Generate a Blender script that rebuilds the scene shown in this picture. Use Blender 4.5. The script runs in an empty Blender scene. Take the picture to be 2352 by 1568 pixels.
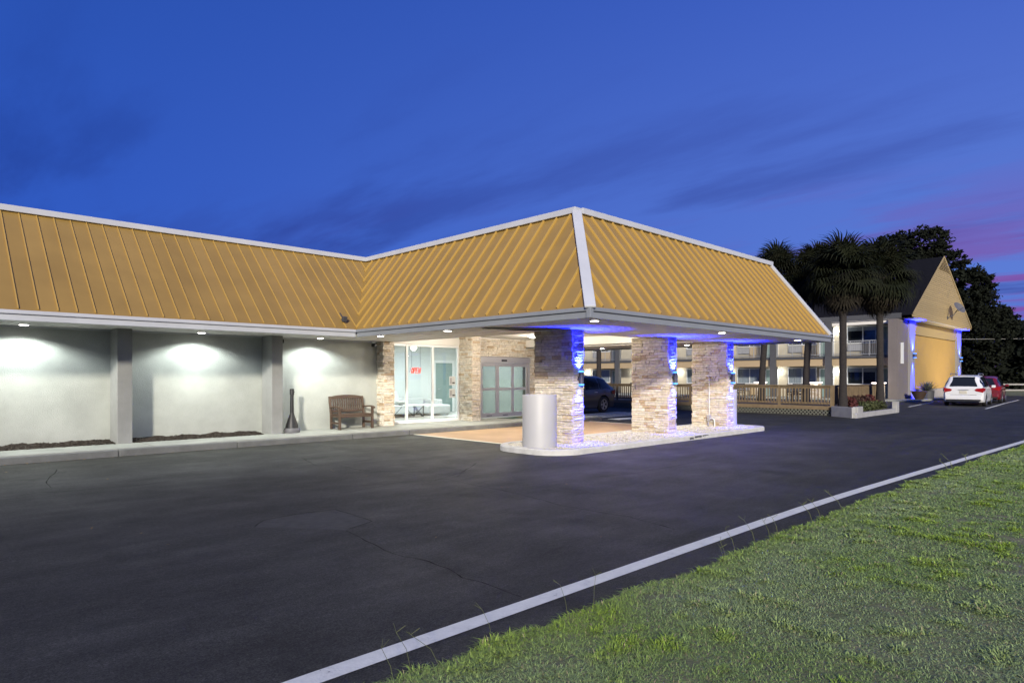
import bpy, bmesh, math, random
import numpy as np
from mathutils import Vector, Matrix, Euler, noise

rnd = random.Random(7)
sc = bpy.context.scene
COL = sc.collection
R = math.radians

def lin(r, g, b):
    f = lambda c: c / 12.92 if c <= 0.04045 else ((c + 0.055) / 1.055) ** 2.4
    return (f(r / 255), f(g / 255), f(b / 255), 1)

# ------------------------------------------------------------------ camera
cam = bpy.data.cameras.new('camera')
cam.sensor_width = 36
cam.lens = 36 * 1499 / 2352
cam.shift_y = 82 / 2352
cam.clip_end = 2000
co = bpy.data.objects.new('camera', cam)
COL.objects.link(co)
co.location = (0, 0, 1.62)
co.rotation_euler = (R(90), 0, -math.atan2(0.7000, 0.7141))
sc.camera = co

# ------------------------------------------------------------------ render
sc.render.engine = 'CYCLES'
sc.cycles.use_denoising = True
sc.cycles.max_bounces = 7
sc.cycles.diffuse_bounces = 3
sc.cycles.glossy_bounces = 3
sc.cycles.transparent_max_bounces = 12
sc.cycles.sample_clamp_indirect = 6
sc.cycles.caustics_reflective = False
sc.cycles.caustics_refractive = False
sc.view_settings.view_transform = 'Standard'
sc.view_settings.look = 'None'
sc.view_settings.exposure = 0.0
sc.view_settings.gamma = 1
sc.view_settings.use_curve_mapping = False

# ------------------------------------------------------------------ world: dusk sky
w = bpy.data.worlds.new('World')
sc.world = w
w.use_nodes = True
N, L = w.node_tree.nodes, w.node_tree.links
N.clear()

def wn(t, **kw):
    n = N.new(t)
    for k, v in kw.items():
        setattr(n, k, v)
    return n

def wmath(op, a, b=None, clamp=False):
    n = wn('ShaderNodeMath', operation=op, use_clamp=clamp)
    for i, s in enumerate((a, b)):
        if s is None:
            continue
        if isinstance(s, (int, float)):
            n.inputs[i].default_value = s
        else:
            L.new(s, n.inputs[i])
    return n.outputs[0]

def wmix(f, a, b):
    n = wn('ShaderNodeMix', data_type='RGBA')
    for s, i in ((f, 0), (a, 6), (b, 7)):
        if isinstance(s, (int, float)):
            n.inputs[i].default_value = s
        elif isinstance(s, tuple):
            n.inputs[i].default_value = s
        else:
            L.new(s, n.inputs[i])
    return n.outputs[2]

def wramp(f, stops):
    n = wn('ShaderNodeValToRGB')
    e = n.color_ramp.elements
    while len(e) < len(stops):
        e.new(0.5)
    for el, (p, c) in zip(e, stops):
        el.position = p
        el.color = c
    L.new(f, n.inputs[0])
    return n.outputs[0]

tc = wn('ShaderNodeTexCoord')
sep = wn('ShaderNodeSeparateXYZ')
L.new(tc.outputs['Generated'], sep.inputs[0])
dx, dy, dz = sep.outputs
z0 = wmath('MAXIMUM', dz, 0.0)
az = wmath('ADD', wmath('MULTIPLY', dx, 0.99), wmath('MULTIPLY', dy, -0.1))
azf = wmath('MULTIPLY', wmath('ADD', az, 0.05), 0.97, True)
left = wramp(z0, [(0.0, lin(58, 100, 200)), (0.10, lin(50, 93, 196)), (0.25, lin(46, 88, 190)), (0.5, lin(40, 80, 174)), (1.0, lin(38, 76, 168))])
right = wramp(z0, [(0.0, lin(84, 100, 192)), (0.12, lin(94, 126, 214)), (0.25, lin(88, 120, 210)), (0.5, lin(68, 100, 198)), (1.0, lin(38, 76, 168))])
sky = wmix(wmath('POWER', azf, 1.5), left, right)
# streaky clouds on a flat deck above
pd = wmath('ADD', z0, 0.10)
comb = wn('ShaderNodeCombineXYZ')
L.new(wmath('DIVIDE', dx, pd), comb.inputs[0])
L.new(wmath('DIVIDE', dy, pd), comb.inputs[1])
mp = wn('ShaderNodeMapping')
mp.inputs['Rotation'].default_value = (0, 0, R(50))
mp.inputs['Scale'].default_value = (1.0, 0.30, 1)
mp.inputs['Location'].default_value = (3.1, 1.7, 0.4)
L.new(comb.outputs[0], mp.inputs[0])
def cloud(scale, detail, lo, hi, off):
    n = wn('ShaderNodeTexNoise')
    n.inputs['Scale'].default_value = scale
    n.inputs['Detail'].default_value = detail
    n.inputs['Roughness'].default_value = 0.58
    m2 = wn('ShaderNodeVectorMath', operation='ADD')
    L.new(mp.outputs[0], m2.inputs[0])
    m2.inputs[1].default_value = off
    L.new(m2.outputs[0], n.inputs['Vector'])
    r = wn('ShaderNodeMapRange', interpolation_type='SMOOTHSTEP')
    r.inputs[1].default_value = lo
    r.inputs[2].default_value = hi
    L.new(n.outputs[0], r.inputs[0])
    return r.outputs[0]
c1 = cloud(1.5, 8, 0.47, 0.66, (6, 13, 2))
c2 = cloud(2.2, 8, 0.44, 0.60, (14, 6, 9))
low = wmath('SUBTRACT', 1.0, wmath('MULTIPLY', z0, 2.0), True)
vlow = wmath('SUBTRACT', 1.35, wmath('MULTIPLY', z0, 5.0), True)
darkcol = wmix(azf, lin(24, 46, 122), lin(48, 58, 142))
sky = wmix(wmath('MULTIPLY', wmath('MULTIPLY', c1, low), 0.85), sky, darkcol)
pinkcol = wmix(wmath('POWER', azf, 3.2), lin(44, 66, 150), lin(140, 66, 150))
sky = wmix(wmath('MULTIPLY', wmath('MULTIPLY', c2, vlow), 0.9), sky, pinkcol)
bg = wn('ShaderNodeBackground')
bg.inputs['Strength'].default_value = 1.0
L.new(sky, bg.inputs[0])
ow = wn('ShaderNodeOutputWorld')
L.new(bg.outputs[0], ow.inputs[0])

# ------------------------------------------------------------------ the low directional light from behind the viewer
sun = bpy.data.lights.new('sun', 'SUN')
sun.energy = 5.0
sun.angle = R(4.0)
sun.color = (1.0, 0.92, 0.78)
so = bpy.data.objects.new('sun', sun)
COL.objects.link(so)
SUN_DIR = Vector((0.70, 0.714, -0.32)).normalized()
so.rotation_euler = SUN_DIR.to_track_quat('-Z', 'Y').to_euler()

# ================================================================== helpers
def mat(name, col, rough=0.6, metal=0.0, var=0.0, vscale=3.0, bump=0.0, bscale=40.0, col2=None, spec=0.5, stretch=None, coord='Object', detail=5, coat=0.0):
    m = bpy.data.materials.new(name)
    m.use_nodes = True
    nt = m.node_tree
    b = nt.nodes['Principled BSDF']
    b.inputs['Base Color'].default_value = (*col[:3], 1)
    b.inputs['Roughness'].default_value = rough
    b.inputs['Metallic'].default_value = metal
    b.inputs['Specular IOR Level'].default_value = spec
    b.inputs['Coat Weight'].default_value = coat
    if var > 0 or bump > 0 or col2:
        t = nt.nodes.new('ShaderNodeTexCoord')
        src = t.outputs[coord]
        if stretch:
            mpn = nt.nodes.new('ShaderNodeMapping')
            mpn.inputs['Scale'].default_value = stretch
            nt.links.new(src, mpn.inputs[0])
            src = mpn.outputs[0]
    if var > 0 or col2:
        n = nt.nodes.new('ShaderNodeTexNoise')
        n.inputs['Scale'].default_value = vscale
        n.inputs['Detail'].default_value = detail
        n.inputs['Roughness'].default_value = 0.62
        nt.links.new(src, n.inputs['Vector'])
        cr = nt.nodes.new('ShaderNodeValToRGB')
        cr.color_ramp.elements[0].position = 0.32
        cr.color_ramp.elements[1].position = 0.68
        c2 = col2 if col2 else tuple(c * (1 + var) for c in col[:3])
        c1_ = col if col2 else tuple(c * (1 - var) for c in col[:3])
        cr.color_ramp.elements[0].color = (*c1_[:3], 1)
        cr.color_ramp.elements[1].color = (*c2[:3], 1)
        nt.links.new(n.outputs[0], cr.inputs[0])
        nt.links.new(cr.outputs[0], b.inputs['Base Color'])
    if bump > 0:
        n2 = nt.nodes.new('ShaderNodeTexNoise')
        n2.inputs['Scale'].default_value = bscale
        n2.inputs['Detail'].default_value = 4
        nt.links.new(src, n2.inputs['Vector'])
        bn = nt.nodes.new('ShaderNodeBump')
        bn.inputs['Strength'].default_value = bump
        bn.inputs['Distance'].default_value = 0.02
        nt.links.new(n2.outputs[0], bn.inputs['Height'])
        nt.links.new(bn.outputs[0], b.inputs['Normal'])
    return m

def rand_mat(name, cols, rough=0.8, bump=0.3, bscale=60, var=0.12, vscale=14):
    """each object of a set of alike pieces takes its own tone"""
    m = bpy.data.materials.new(name)
    m.use_nodes = True
    nt = m.node_tree
    b = nt.nodes['Principled BSDF']
    b.inputs['Roughness'].default_value = rough
    if rough >= 0.84:
        b.inputs['Specular IOR Level'].default_value = 0.12
    oi = nt.nodes.new('ShaderNodeObjectInfo')
    cr = nt.nodes.new('ShaderNodeValToRGB')
    e = cr.color_ramp.elements
    while len(e) < len(cols):
        e.new(0.5)
    for i, (el, c) in enumerate(zip(e, cols)):
        el.position = i / (len(cols) - 1)
        el.color = (*c[:3], 1)
    nt.links.new(oi.outputs['Random'], cr.inputs[0])
    g = nt.nodes.new('ShaderNodeNewGeometry')
    n = nt.nodes.new('ShaderNodeTexNoise')
    n.inputs['Scale'].default_value = vscale
    n.inputs['Detail'].default_value = 6
    nt.links.new(g.outputs['Position'], n.inputs['Vector'])
    mr = nt.nodes.new('ShaderNodeMapRange')
    mr.inputs[1].default_value = 0.25
    mr.inputs[2].default_value = 0.75
    mr.inputs[3].default_value = 1 - var * 2
    mr.inputs[4].default_value = 1 + var
    nt.links.new(n.outputs[0], mr.inputs[0])
    mx = nt.nodes.new('ShaderNodeVectorMath')
    mx.operation = 'SCALE'
    nt.links.new(cr.outputs[0], mx.inputs[0])
    nt.links.new(mr.outputs[0], mx.inputs['Scale'])
    nt.links.new(mx.outputs[0], b.inputs['Base Color'])
    if bump:
        n2 = nt.nodes.new('ShaderNodeTexNoise')
        n2.inputs['Scale'].default_value = bscale
        n2.inputs['Detail'].default_value = 5
        nt.links.new(g.outputs['Position'], n2.inputs['Vector'])
        bn = nt.nodes.new('ShaderNodeBump')
        bn.inputs['Strength'].default_value = bump
        bn.inputs['Distance'].default_value = 0.015
        nt.links.new(n2.outputs[0], bn.inputs['Height'])
        nt.links.new(bn.outputs[0], b.inputs['Normal'])
    return m

def emit(name, col, s):
    m = bpy.data.materials.new(name)
    m.use_nodes = True
    b = m.node_tree.nodes['Principled BSDF']
    b.inputs['Base Color'].default_value = (0.08 * col[0], 0.08 * col[1], 0.08 * col[2], 1)
    b.inputs['Emission Color'].default_value = (*col[:3], 1)
    b.inputs['Emission Strength'].default_value = s
    return m

def glass(name, tint=(1, 1, 1), refl=0.08, opacity=0.0, ocol=(0.02, 0.025, 0.03)):
    m = bpy.data.materials.new(name)
    m.use_nodes = True
    nt = m.node_tree
    nt.nodes.clear()
    out = nt.nodes.new('ShaderNodeOutputMaterial')
    tr = nt.nodes.new('ShaderNodeBsdfTransparent')
    tr.inputs[0].default_value = (*tint, 1)
    gl = nt.nodes.new('ShaderNodeBsdfGlossy')
    gl.inputs['Roughness'].default_value = 0.02
    lw = nt.nodes.new('ShaderNodeLayerWeight')
    lw.inputs[0].default_value = 0.5
    fr = nt.nodes.new('ShaderNodeMath')
    fr.operation = 'POWER'
    nt.links.new(lw.outputs['Facing'], fr.inputs[0])
    fr.inputs[1].default_value = 4.0
    ad = nt.nodes.new('ShaderNodeMath')
    ad.operation = 'ADD'
    ad.use_clamp = True
    ad.inputs[1].default_value = refl
    nt.links.new(fr.outputs[0], ad.inputs[0])
    mx = nt.nodes.new('ShaderNodeMixShader')
    nt.links.new(ad.outputs[0], mx.inputs[0])
    base = tr.outputs[0]
    if opacity:
        df = nt.nodes.new('ShaderNodeBsdfDiffuse')
        df.inputs[0].default_value = (*ocol, 1)
        m0 = nt.nodes.new('ShaderNodeMixShader')
        m0.inputs[0].default_value = opacity
        nt.links.new(tr.outputs[0], m0.inputs[1])
        nt.links.new(df.outputs[0], m0.inputs[2])
        base = m0.outputs[0]
    nt.links.new(base, mx.inputs[1])
    nt.links.new(gl.outputs[0], mx.inputs[2])
    nt.links.new(mx.outputs[0], out.inputs[0])
    return m

def tag(o, label=None, cat=None, group=None, kind=None):
    for k, v in (('label', label), ('category', cat), ('group', group), ('kind', kind)):
        if v:
            o[k] = v
    return o

def thing(name, label, cat, loc=(0, 0, 0), group=None, rz=0):
    o = bpy.data.objects.new(name, None)
    COL.objects.link(o)
    o.empty_display_size = 0.2
    o.location = loc
    o.rotation_euler = (0, 0, rz)
    return tag(o, label, cat, group)

def base_of(p):
    v = Vector((0, 0, 0))
    while p is not None:
        v = v + p.location
        p = p.parent
    return v

def world_of(o):
    m = o.matrix_parent_inverse @ Matrix.LocRotScale(o.location, o.rotation_euler, o.scale)
    return world_of(o.parent) @ m if o.parent is not None else m

class MB:
    """collects shapes and links them as one mesh"""
    def __init__(s):
        s.v, s.f, s.m, s.cur = [], [], [], 0
    def add(s, vs, fs):
        o = len(s.v)
        s.v.extend([tuple(p) for p in vs])
        for f in fs:
            s.f.append(tuple(i + o for i in f))
            s.m.append(s.cur)
        return s
    def box(s, x0, x1, y0, y1, z0, z1):
        return s.add([(x0, y0, z0), (x1, y0, z0), (x1, y1, z0), (x0, y1, z0), (x0, y0, z1), (x1, y0, z1), (x1, y1, z1), (x0, y1, z1)],
                     [(0, 3, 2, 1), (4, 5, 6, 7), (0, 1, 5, 4), (1, 2, 6, 5), (2, 3, 7, 6), (3, 0, 4, 7)])
    def obox(s, c, size, m):
        hx, hy, hz = (k / 2 for k in size)
        c = Vector(c)
        pts = [c + m @ Vector((a * hx, b * hy, d * hz)) for d in (-1, 1) for a, b in ((-1, -1), (1, -1), (1, 1), (-1, 1))]
        return s.add(pts, [(0, 3, 2, 1), (4, 5, 6, 7), (0, 1, 5, 4), (1, 2, 6, 5), (2, 3, 7, 6), (3, 0, 4, 7)])
    def bar(s, p, q, wd, h, up=(0, 0, 1)):
        p, q, up = Vector(p), Vector(q), Vector(up)
        d = (q - p)
        ln = d.length
        d.normalize()
        sd = d.cross(up)
        if sd.length < 1e-5:
            sd = d.cross(Vector((1, 0, 0)))
        sd.normalize()
        u = sd.cross(d).normalized()
        m = Matrix((d, sd, u)).transposed()
        return s.obox((p + q) / 2, (ln, wd, h), m)
    def tube(s, pts, r, n=8, cap=True):
        pts = [Vector(p) for p in pts]
        rr = r if isinstance(r, (list, tuple)) else [r] * len(pts)
        rings = []
        prev = None
        for i, p in enumerate(pts):
            t = (pts[min(i + 1, len(pts) - 1)] - pts[max(i - 1, 0)]).normalized()
            a = prev if prev is not None else (Vector((1, 0, 0)) if abs(t.x) < 0.9 else Vector((0, 1, 0)))
            a = (a - t * a.dot(t)).normalized()
            prev = a
            b = t.cross(a)
            rings.append([p + (a * math.cos(2 * math.pi * k / n) + b * math.sin(2 * math.pi * k / n)) * rr[i] for k in range(n)])
        vs = [q for ring in rings for q in ring]
        fs = [(i * n + k, i * n + (k + 1) % n, (i + 1) * n + (k + 1) % n, (i + 1) * n + k) for i in range(len(pts) - 1) for k in range(n)]
        if cap:
            fs.append(tuple(range(n))[::-1])
            fs.append(tuple((len(pts) - 1) * n + k for k in range(n)))
        return s.add(vs, fs)
    def lathe(s, prof, n=24, c=(0, 0, 0), m=None):
        vs, fs = [], []
        for r, z in prof:
            for k in range(n):
                a = 2 * math.pi * k / n
                p = Vector((r * math.cos(a), r * math.sin(a), z))
                if m is not None:
                    p = m @ p
                vs.append(p + Vector(c))
        for i in range(len(prof) - 1):
            for k in range(n):
                fs.append((i * n + k, i * n + (k + 1) % n, (i + 1) * n + (k + 1) % n, (i + 1) * n + k))
        if prof[0][0] > 1e-6:
            fs.append(tuple(range(n))[::-1])
        if prof[-1][0] > 1e-6:
            fs.append(tuple((len(prof) - 1) * n + k for k in range(n)))
        return s.add(vs, fs)
    def prism(s, a_pts, b_pts):
        n = len(a_pts)
        vs = list(a_pts) + list(b_pts)
        fs = [tuple(range(n))[::-1], tuple(range(n, 2 * n))]
        fs += [(i, (i + 1) % n, n + (i + 1) % n, n + i) for i in range(n)]
        return s.add(vs, fs)
    def mesh(s, name, mats, smooth=False):
        me = bpy.data.meshes.new(name)
        me.from_pydata(s.v, [], s.f)
        for m in (mats if isinstance(mats, (list, tuple)) else [mats]):
            me.materials.append(m)
        if max(s.m, default=0):
            me.polygons.foreach_set('material_index', s.m)
        bm = bmesh.new()
        bm.from_mesh(me)
        bmesh.ops.recalc_face_normals(bm, faces=bm.faces)
        bm.to_mesh(me)
        bm.free()
        if smooth:
            me.polygons.foreach_set('use_smooth', [True] * len(me.polygons))
            try:
                me.set_sharp_from_angle(angle=R(38))
            except Exception:
                pass
        return me
    def build(s, name, mats, parent=None, smooth=False, bevel=0, local=False):
        me = s.mesh(name, mats, smooth)
        o = bpy.data.objects.new(name, me)
        COL.objects.link(o)
        if parent is not None:
            o.parent = parent
            if not local:
                o.matrix_parent_inverse = world_of(parent).inverted()
        if bevel:
            b = o.modifiers.new('bevel', 'BEVEL')
            b.width = bevel
            b.segments = 2
            b.limit_method = 'ANGLE'
        return o

def inst(name, me, parent, loc, rot=(0, 0, 0), scale=(1, 1, 1)):
    o = bpy.data.objects.new(name, me)
    COL.objects.link(o)
    o.parent = parent
    o.location = Vector(loc) - base_of(parent)
    o.rotation_euler = rot
    o.scale = scale
    return o

def copy_tree(o, parent=None):
    c = o.copy()
    COL.objects.link(c)
    if parent is not None:
        c.parent = parent
    for ch in list(o.children):
        copy_tree(ch, c)
    return c

def lamp(kind, name, parent, loc, power, col=(1, 1, 1), size=0.1, direction=None, spot=None, blend=0.5, sizey=None):
    l = bpy.data.lights.new(name, kind)
    l.energy = power
    l.color = col
    if kind == 'AREA':
        l.shape = 'RECTANGLE' if sizey else 'DISK'
        l.size = size
        if sizey:
            l.size_y = sizey
    else:
        l.shadow_soft_size = size
    if kind == 'SPOT':
        l.spot_size = R(spot)
        l.spot_blend = blend
    o = bpy.data.objects.new(name, l)
    COL.objects.link(o)
    if parent is not None:
        o.parent = parent
        o.location = Vector(loc) - base_of(parent)
    else:
        o.location = loc
    if direction is not None:
        o.rotation_euler = Vector(direction).to_track_quat('-Z', 'Y').to_euler()
    return o

# ================================================================== materials
M = {}
M['stucco'] = mat('stucco', (0.385, 0.405, 0.375), 0.9, var=0.12, vscale=1.3, bump=0.6, bscale=45, detail=9)
M['pilaster'] = mat('pilaster_stucco', (0.25, 0.257, 0.252), 0.9, var=0.10, vscale=2.0, bump=0.35, bscale=60)
M['gold'] = rand_mat('gold_metal', [(0.305, 0.193, 0.050), (0.332, 0.210, 0.054), (0.314, 0.200, 0.053), (0.346, 0.220, 0.060), (0.323, 0.205, 0.052)], 0.48, 0.3, 1.8, var=0.07, vscale=1.3)
M['goldrib'] = mat('gold_rib', (0.47, 0.305, 0.078), 0.42)
M['trim'] = mat('white_trim', (0.50, 0.52, 0.55), 0.45, var=0.06, vscale=1.5)
M['fascia'] = mat('grey_fascia', (0.24, 0.26, 0.285), 0.45, var=0.08, vscale=1.2)
M['soffit'] = rand_mat('soffit_vinyl', [(0.74, 0.74, 0.72), (0.82, 0.81, 0.79), (0.78, 0.77, 0.75)], 0.5, 0.0, var=0.04)
M['plaster'] = mat('white_plaster', (0.72, 0.70, 0.66), 0.8)
M['lobbywall'] = mat('lobby_wall', (0.62, 0.66, 0.65), 0.85)
M['concrete'] = mat('sidewalk_concrete', (0.30, 0.31, 0.28), 0.85, var=0.16, vscale=1.6, bump=0.3, bscale=70)
M['kerbgrey'] = mat('kerb_concrete', (0.135, 0.14, 0.136), 0.9, var=0.2, vscale=2.5, bump=0.35, bscale=50)
M['kerbwhite'] = mat('white_kerb_paint', (0.52, 0.52, 0.50), 0.7, var=0.12, vscale=5, bump=0.3, bscale=40)
M['mulch'] = rand_mat('mulch_bark', [(0.02, 0.016, 0.012), (0.045, 0.033, 0.025)], 0.95)
M['stone'] = rand_mat('stack_stone', [(0.48, 0.36, 0.24), (0.62, 0.52, 0.39), (0.68, 0.60, 0.49), (0.70, 0.63, 0.53), (0.72, 0.66, 0.57), (0.62, 0.54, 0.42), (0.68, 0.64, 0.57), (0.60, 0.54, 0.46)], 0.85, 0.6, 45, 0.14, 12)
M['stonecore'] = mat('stone_mortar', (0.16, 0.14, 0.12), 0.95)
M['tan'] = mat('tan_stained_concrete', (0.40, 0.265, 0.15), 0.62, var=0.14, vscale=0.9, bump=0.15, bscale=50)
M['whitepaint'] = mat('white_road_paint', (0.72, 0.73, 0.63), 0.75, var=0.22, vscale=7, detail=10, bump=0.25, bscale=60)
nt_ = M['whitepaint'].node_tree
cr_ = next(n_ for n_ in nt_.nodes if n_.type == 'VALTORGB')
nz_ = next(n_ for n_ in nt_.nodes if n_.type == 'TEX_NOISE' and abs(n_.inputs['Scale'].default_value - 7) < 0.1)
nz_.inputs['Roughness'].default_value = 0.78
cr_.color_ramp.elements[0].position = 0.335
cr_.color_ramp.elements[0].color = (0.07, 0.07, 0.065, 1)
cr_.color_ramp.elements[1].position = 0.37
cr_.color_ramp.elements[1].color = (0.66, 0.67, 0.59, 1)
e_ = cr_.color_ramp.elements.new(0.65)
e_.color = (0.80, 0.81, 0.71, 1)
M['pebble'] = rand_mat('white_pebble', [(0.66, 0.62, 0.54), (0.8, 0.78, 0.72)], 0.7, 0.2)
M['alu'] = mat('grey_aluminium', (0.46, 0.45, 0.47), 0.38, 0.5)
M['whitemetal'] = mat('white_metal', (0.75, 0.76, 0.76), 0.4)
M['cyl'] = mat('grey_fibreglass', (0.42, 0.42, 0.43), 0.5, var=0.03, vscale=1.5)
M['black'] = mat('black_plastic', (0.02, 0.02, 0.022), 0.45)
M['darkgrey'] = mat('dark_grey_metal', (0.06, 0.062, 0.07), 0.5)
M['rubber'] = mat('tyre_rubber', (0.018, 0.018, 0.019), 0.85)
M['chrome'] = mat('wheel_alloy', (0.55, 0.56, 0.58), 0.28, 0.9)
M['benchwood'] = mat('weathered_wood', (0.045, 0.026, 0.017), 0.6, col2=(0.105, 0.066, 0.044), vscale=5, bump=0.4, bscale=30, stretch=(3, 3, 14))
M['benchrail'] = mat('weathered_rail_wood', (0.045, 0.026, 0.017), 0.6, col2=(0.10, 0.064, 0.043), vscale=5, bump=0.4, bscale=30, stretch=(1.5, 14, 14))
M['glass'] = glass('window_glass', (0.93, 0.96, 0.96), 0.07)
M['doorglass'] = glass('tinted_glass', (0.62, 0.66, 0.64), 0.045, 0.10, (0.05, 0.06, 0.06))
M['darkglass'] = mat('dark_window_glass', (0.014, 0.017, 0.021), 0.12, spec=0.35)
M['sofa'] = mat('sofa_fabric', (0.50, 0.52, 0.52), 0.95, bump=0.2, bscale=120)
M['tile'] = mat('lobby_floor_tile', (0.52, 0.53, 0.51), 0.3, var=0.08, vscale=2)
M['rug'] = mat('lobby_rug', (0.26, 0.25, 0.23), 0.95, var=0.25, vscale=4)
M['teal'] = mat('teal_door_paint', (0.19, 0.27, 0.26), 0.6)
M['lit'] = emit('lamp_white', (1, 0.97, 0.90), 30)
M['litpanel'] = emit('lamp_panel', (1, 0.95, 0.86), 9)
M['litblue'] = emit('lamp_blue', (0.06, 0.24, 1.0), 4)
M['neon'] = emit('neon_red', (1.0, 0.045, 0.004), 2.6)
M['cap'] = emit('lit_cap', (1, 0.86, 0.82), 4)
M['motelwall'] = mat('motel_cream', (0.42, 0.38, 0.29), 0.85, var=0.05, vscale=1)
M['motelband'] = mat('motel_tan', (0.42, 0.32, 0.19), 0.85)
M['pier'] = mat('grey_pier_paint', (0.07, 0.073, 0.08), 0.8, var=0.06)
M['rail'] = mat('grey_rail_metal', (0.30, 0.31, 0.32), 0.5)
M['pinkwall'] = mat('end_wall_stucco', (0.165, 0.145, 0.138), 0.9, var=0.05, vscale=1.0)
M['yellow'] = mat('yellow_stucco', (0.37, 0.243, 0.075), 0.9, var=0.05, vscale=0.7)
M['gablesiding'] = rand_mat('gable_siding', [(0.33, 0.255, 0.125), (0.37, 0.285, 0.14)], 0.7, 0.0, var=0.05)
M['gableplaster'] = mat('gable_plaster', (0.26, 0.255, 0.26), 0.85, var=0.05)
M['shingle'] = mat('dark_shingle', (0.009, 0.009, 0.011), 0.95, spec=0.1, var=0.3, vscale=6)
M['curtain'] = mat('curtain_cloth', (0.42, 0.44, 0.47), 0.9)
M['deckwood'] = rand_mat('deck_lumber', [(0.15, 0.108, 0.06), (0.20, 0.145, 0.08), (0.175, 0.125, 0.07)], 0.75, 0.2, 40, 0.12, 5)
M['lattice'] = mat('grey_lattice', (0.14, 0.145, 0.12), 0.8)
M['dark'] = mat('void_shade', (0.01, 0.01, 0.01), 1)
M['soil'] = mat('dark_soil', (0.03, 0.024, 0.018), 0.95, var=0.3, vscale=10)
M['trunk'] = mat('palm_trunk_bark', (0.026, 0.022, 0.021), 0.95, var=0.35, vscale=9, bump=0.8, bscale=14, stretch=(1, 1, 3))
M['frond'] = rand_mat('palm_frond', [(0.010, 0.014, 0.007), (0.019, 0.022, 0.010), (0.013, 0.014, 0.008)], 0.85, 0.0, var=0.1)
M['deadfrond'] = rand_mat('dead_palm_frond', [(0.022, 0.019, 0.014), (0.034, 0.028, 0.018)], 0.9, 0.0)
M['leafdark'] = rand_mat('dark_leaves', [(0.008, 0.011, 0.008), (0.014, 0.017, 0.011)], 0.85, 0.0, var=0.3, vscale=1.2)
M['bark'] = mat('tree_bark', (0.035, 0.028, 0.022), 0.95, var=0.3, vscale=6)
M['redflower'] = rand_mat('red_flower_bush', [(0.10, 0.012, 0.015), (0.05, 0.03, 0.02), (0.13, 0.015, 0.02)], 0.8, 0.0)
M['shrub'] = rand_mat('green_shrub', [(0.045, 0.06, 0.02), (0.075, 0.085, 0.03)], 0.8, 0.0)
M['greyplant'] = rand_mat('grey_green_plant', [(0.10, 0.11, 0.09), (0.14, 0.15, 0.12)], 0.85, 0.0)
M['pot'] = mat('brown_pot', (0.05, 0.03, 0.022), 0.6)
M['carwhite'] = mat('white_car_paint', (0.70, 0.71, 0.72), 0.3, coat=0.6)
M['carred'] = mat('red_car_paint', (0.15, 0.008, 0.011), 0.3, coat=0.7)
M['cardark'] = mat('dark_grey_car_paint', (0.045, 0.040, 0.040), 0.3, coat=0.7)
M['carsilver'] = mat('silver_car_paint', (0.30, 0.33, 0.34), 0.3, 0.5, coat=0.5)
M['taillight'] = mat('tail_light_red', (0.30, 0.008, 0.010), 0.2)
M['plate'] = mat('number_plate', (0.55, 0.52, 0.42), 0.5)
M['caption'] = mat('sign_paper', (0.7, 0.71, 0.7), 0.7)

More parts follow.
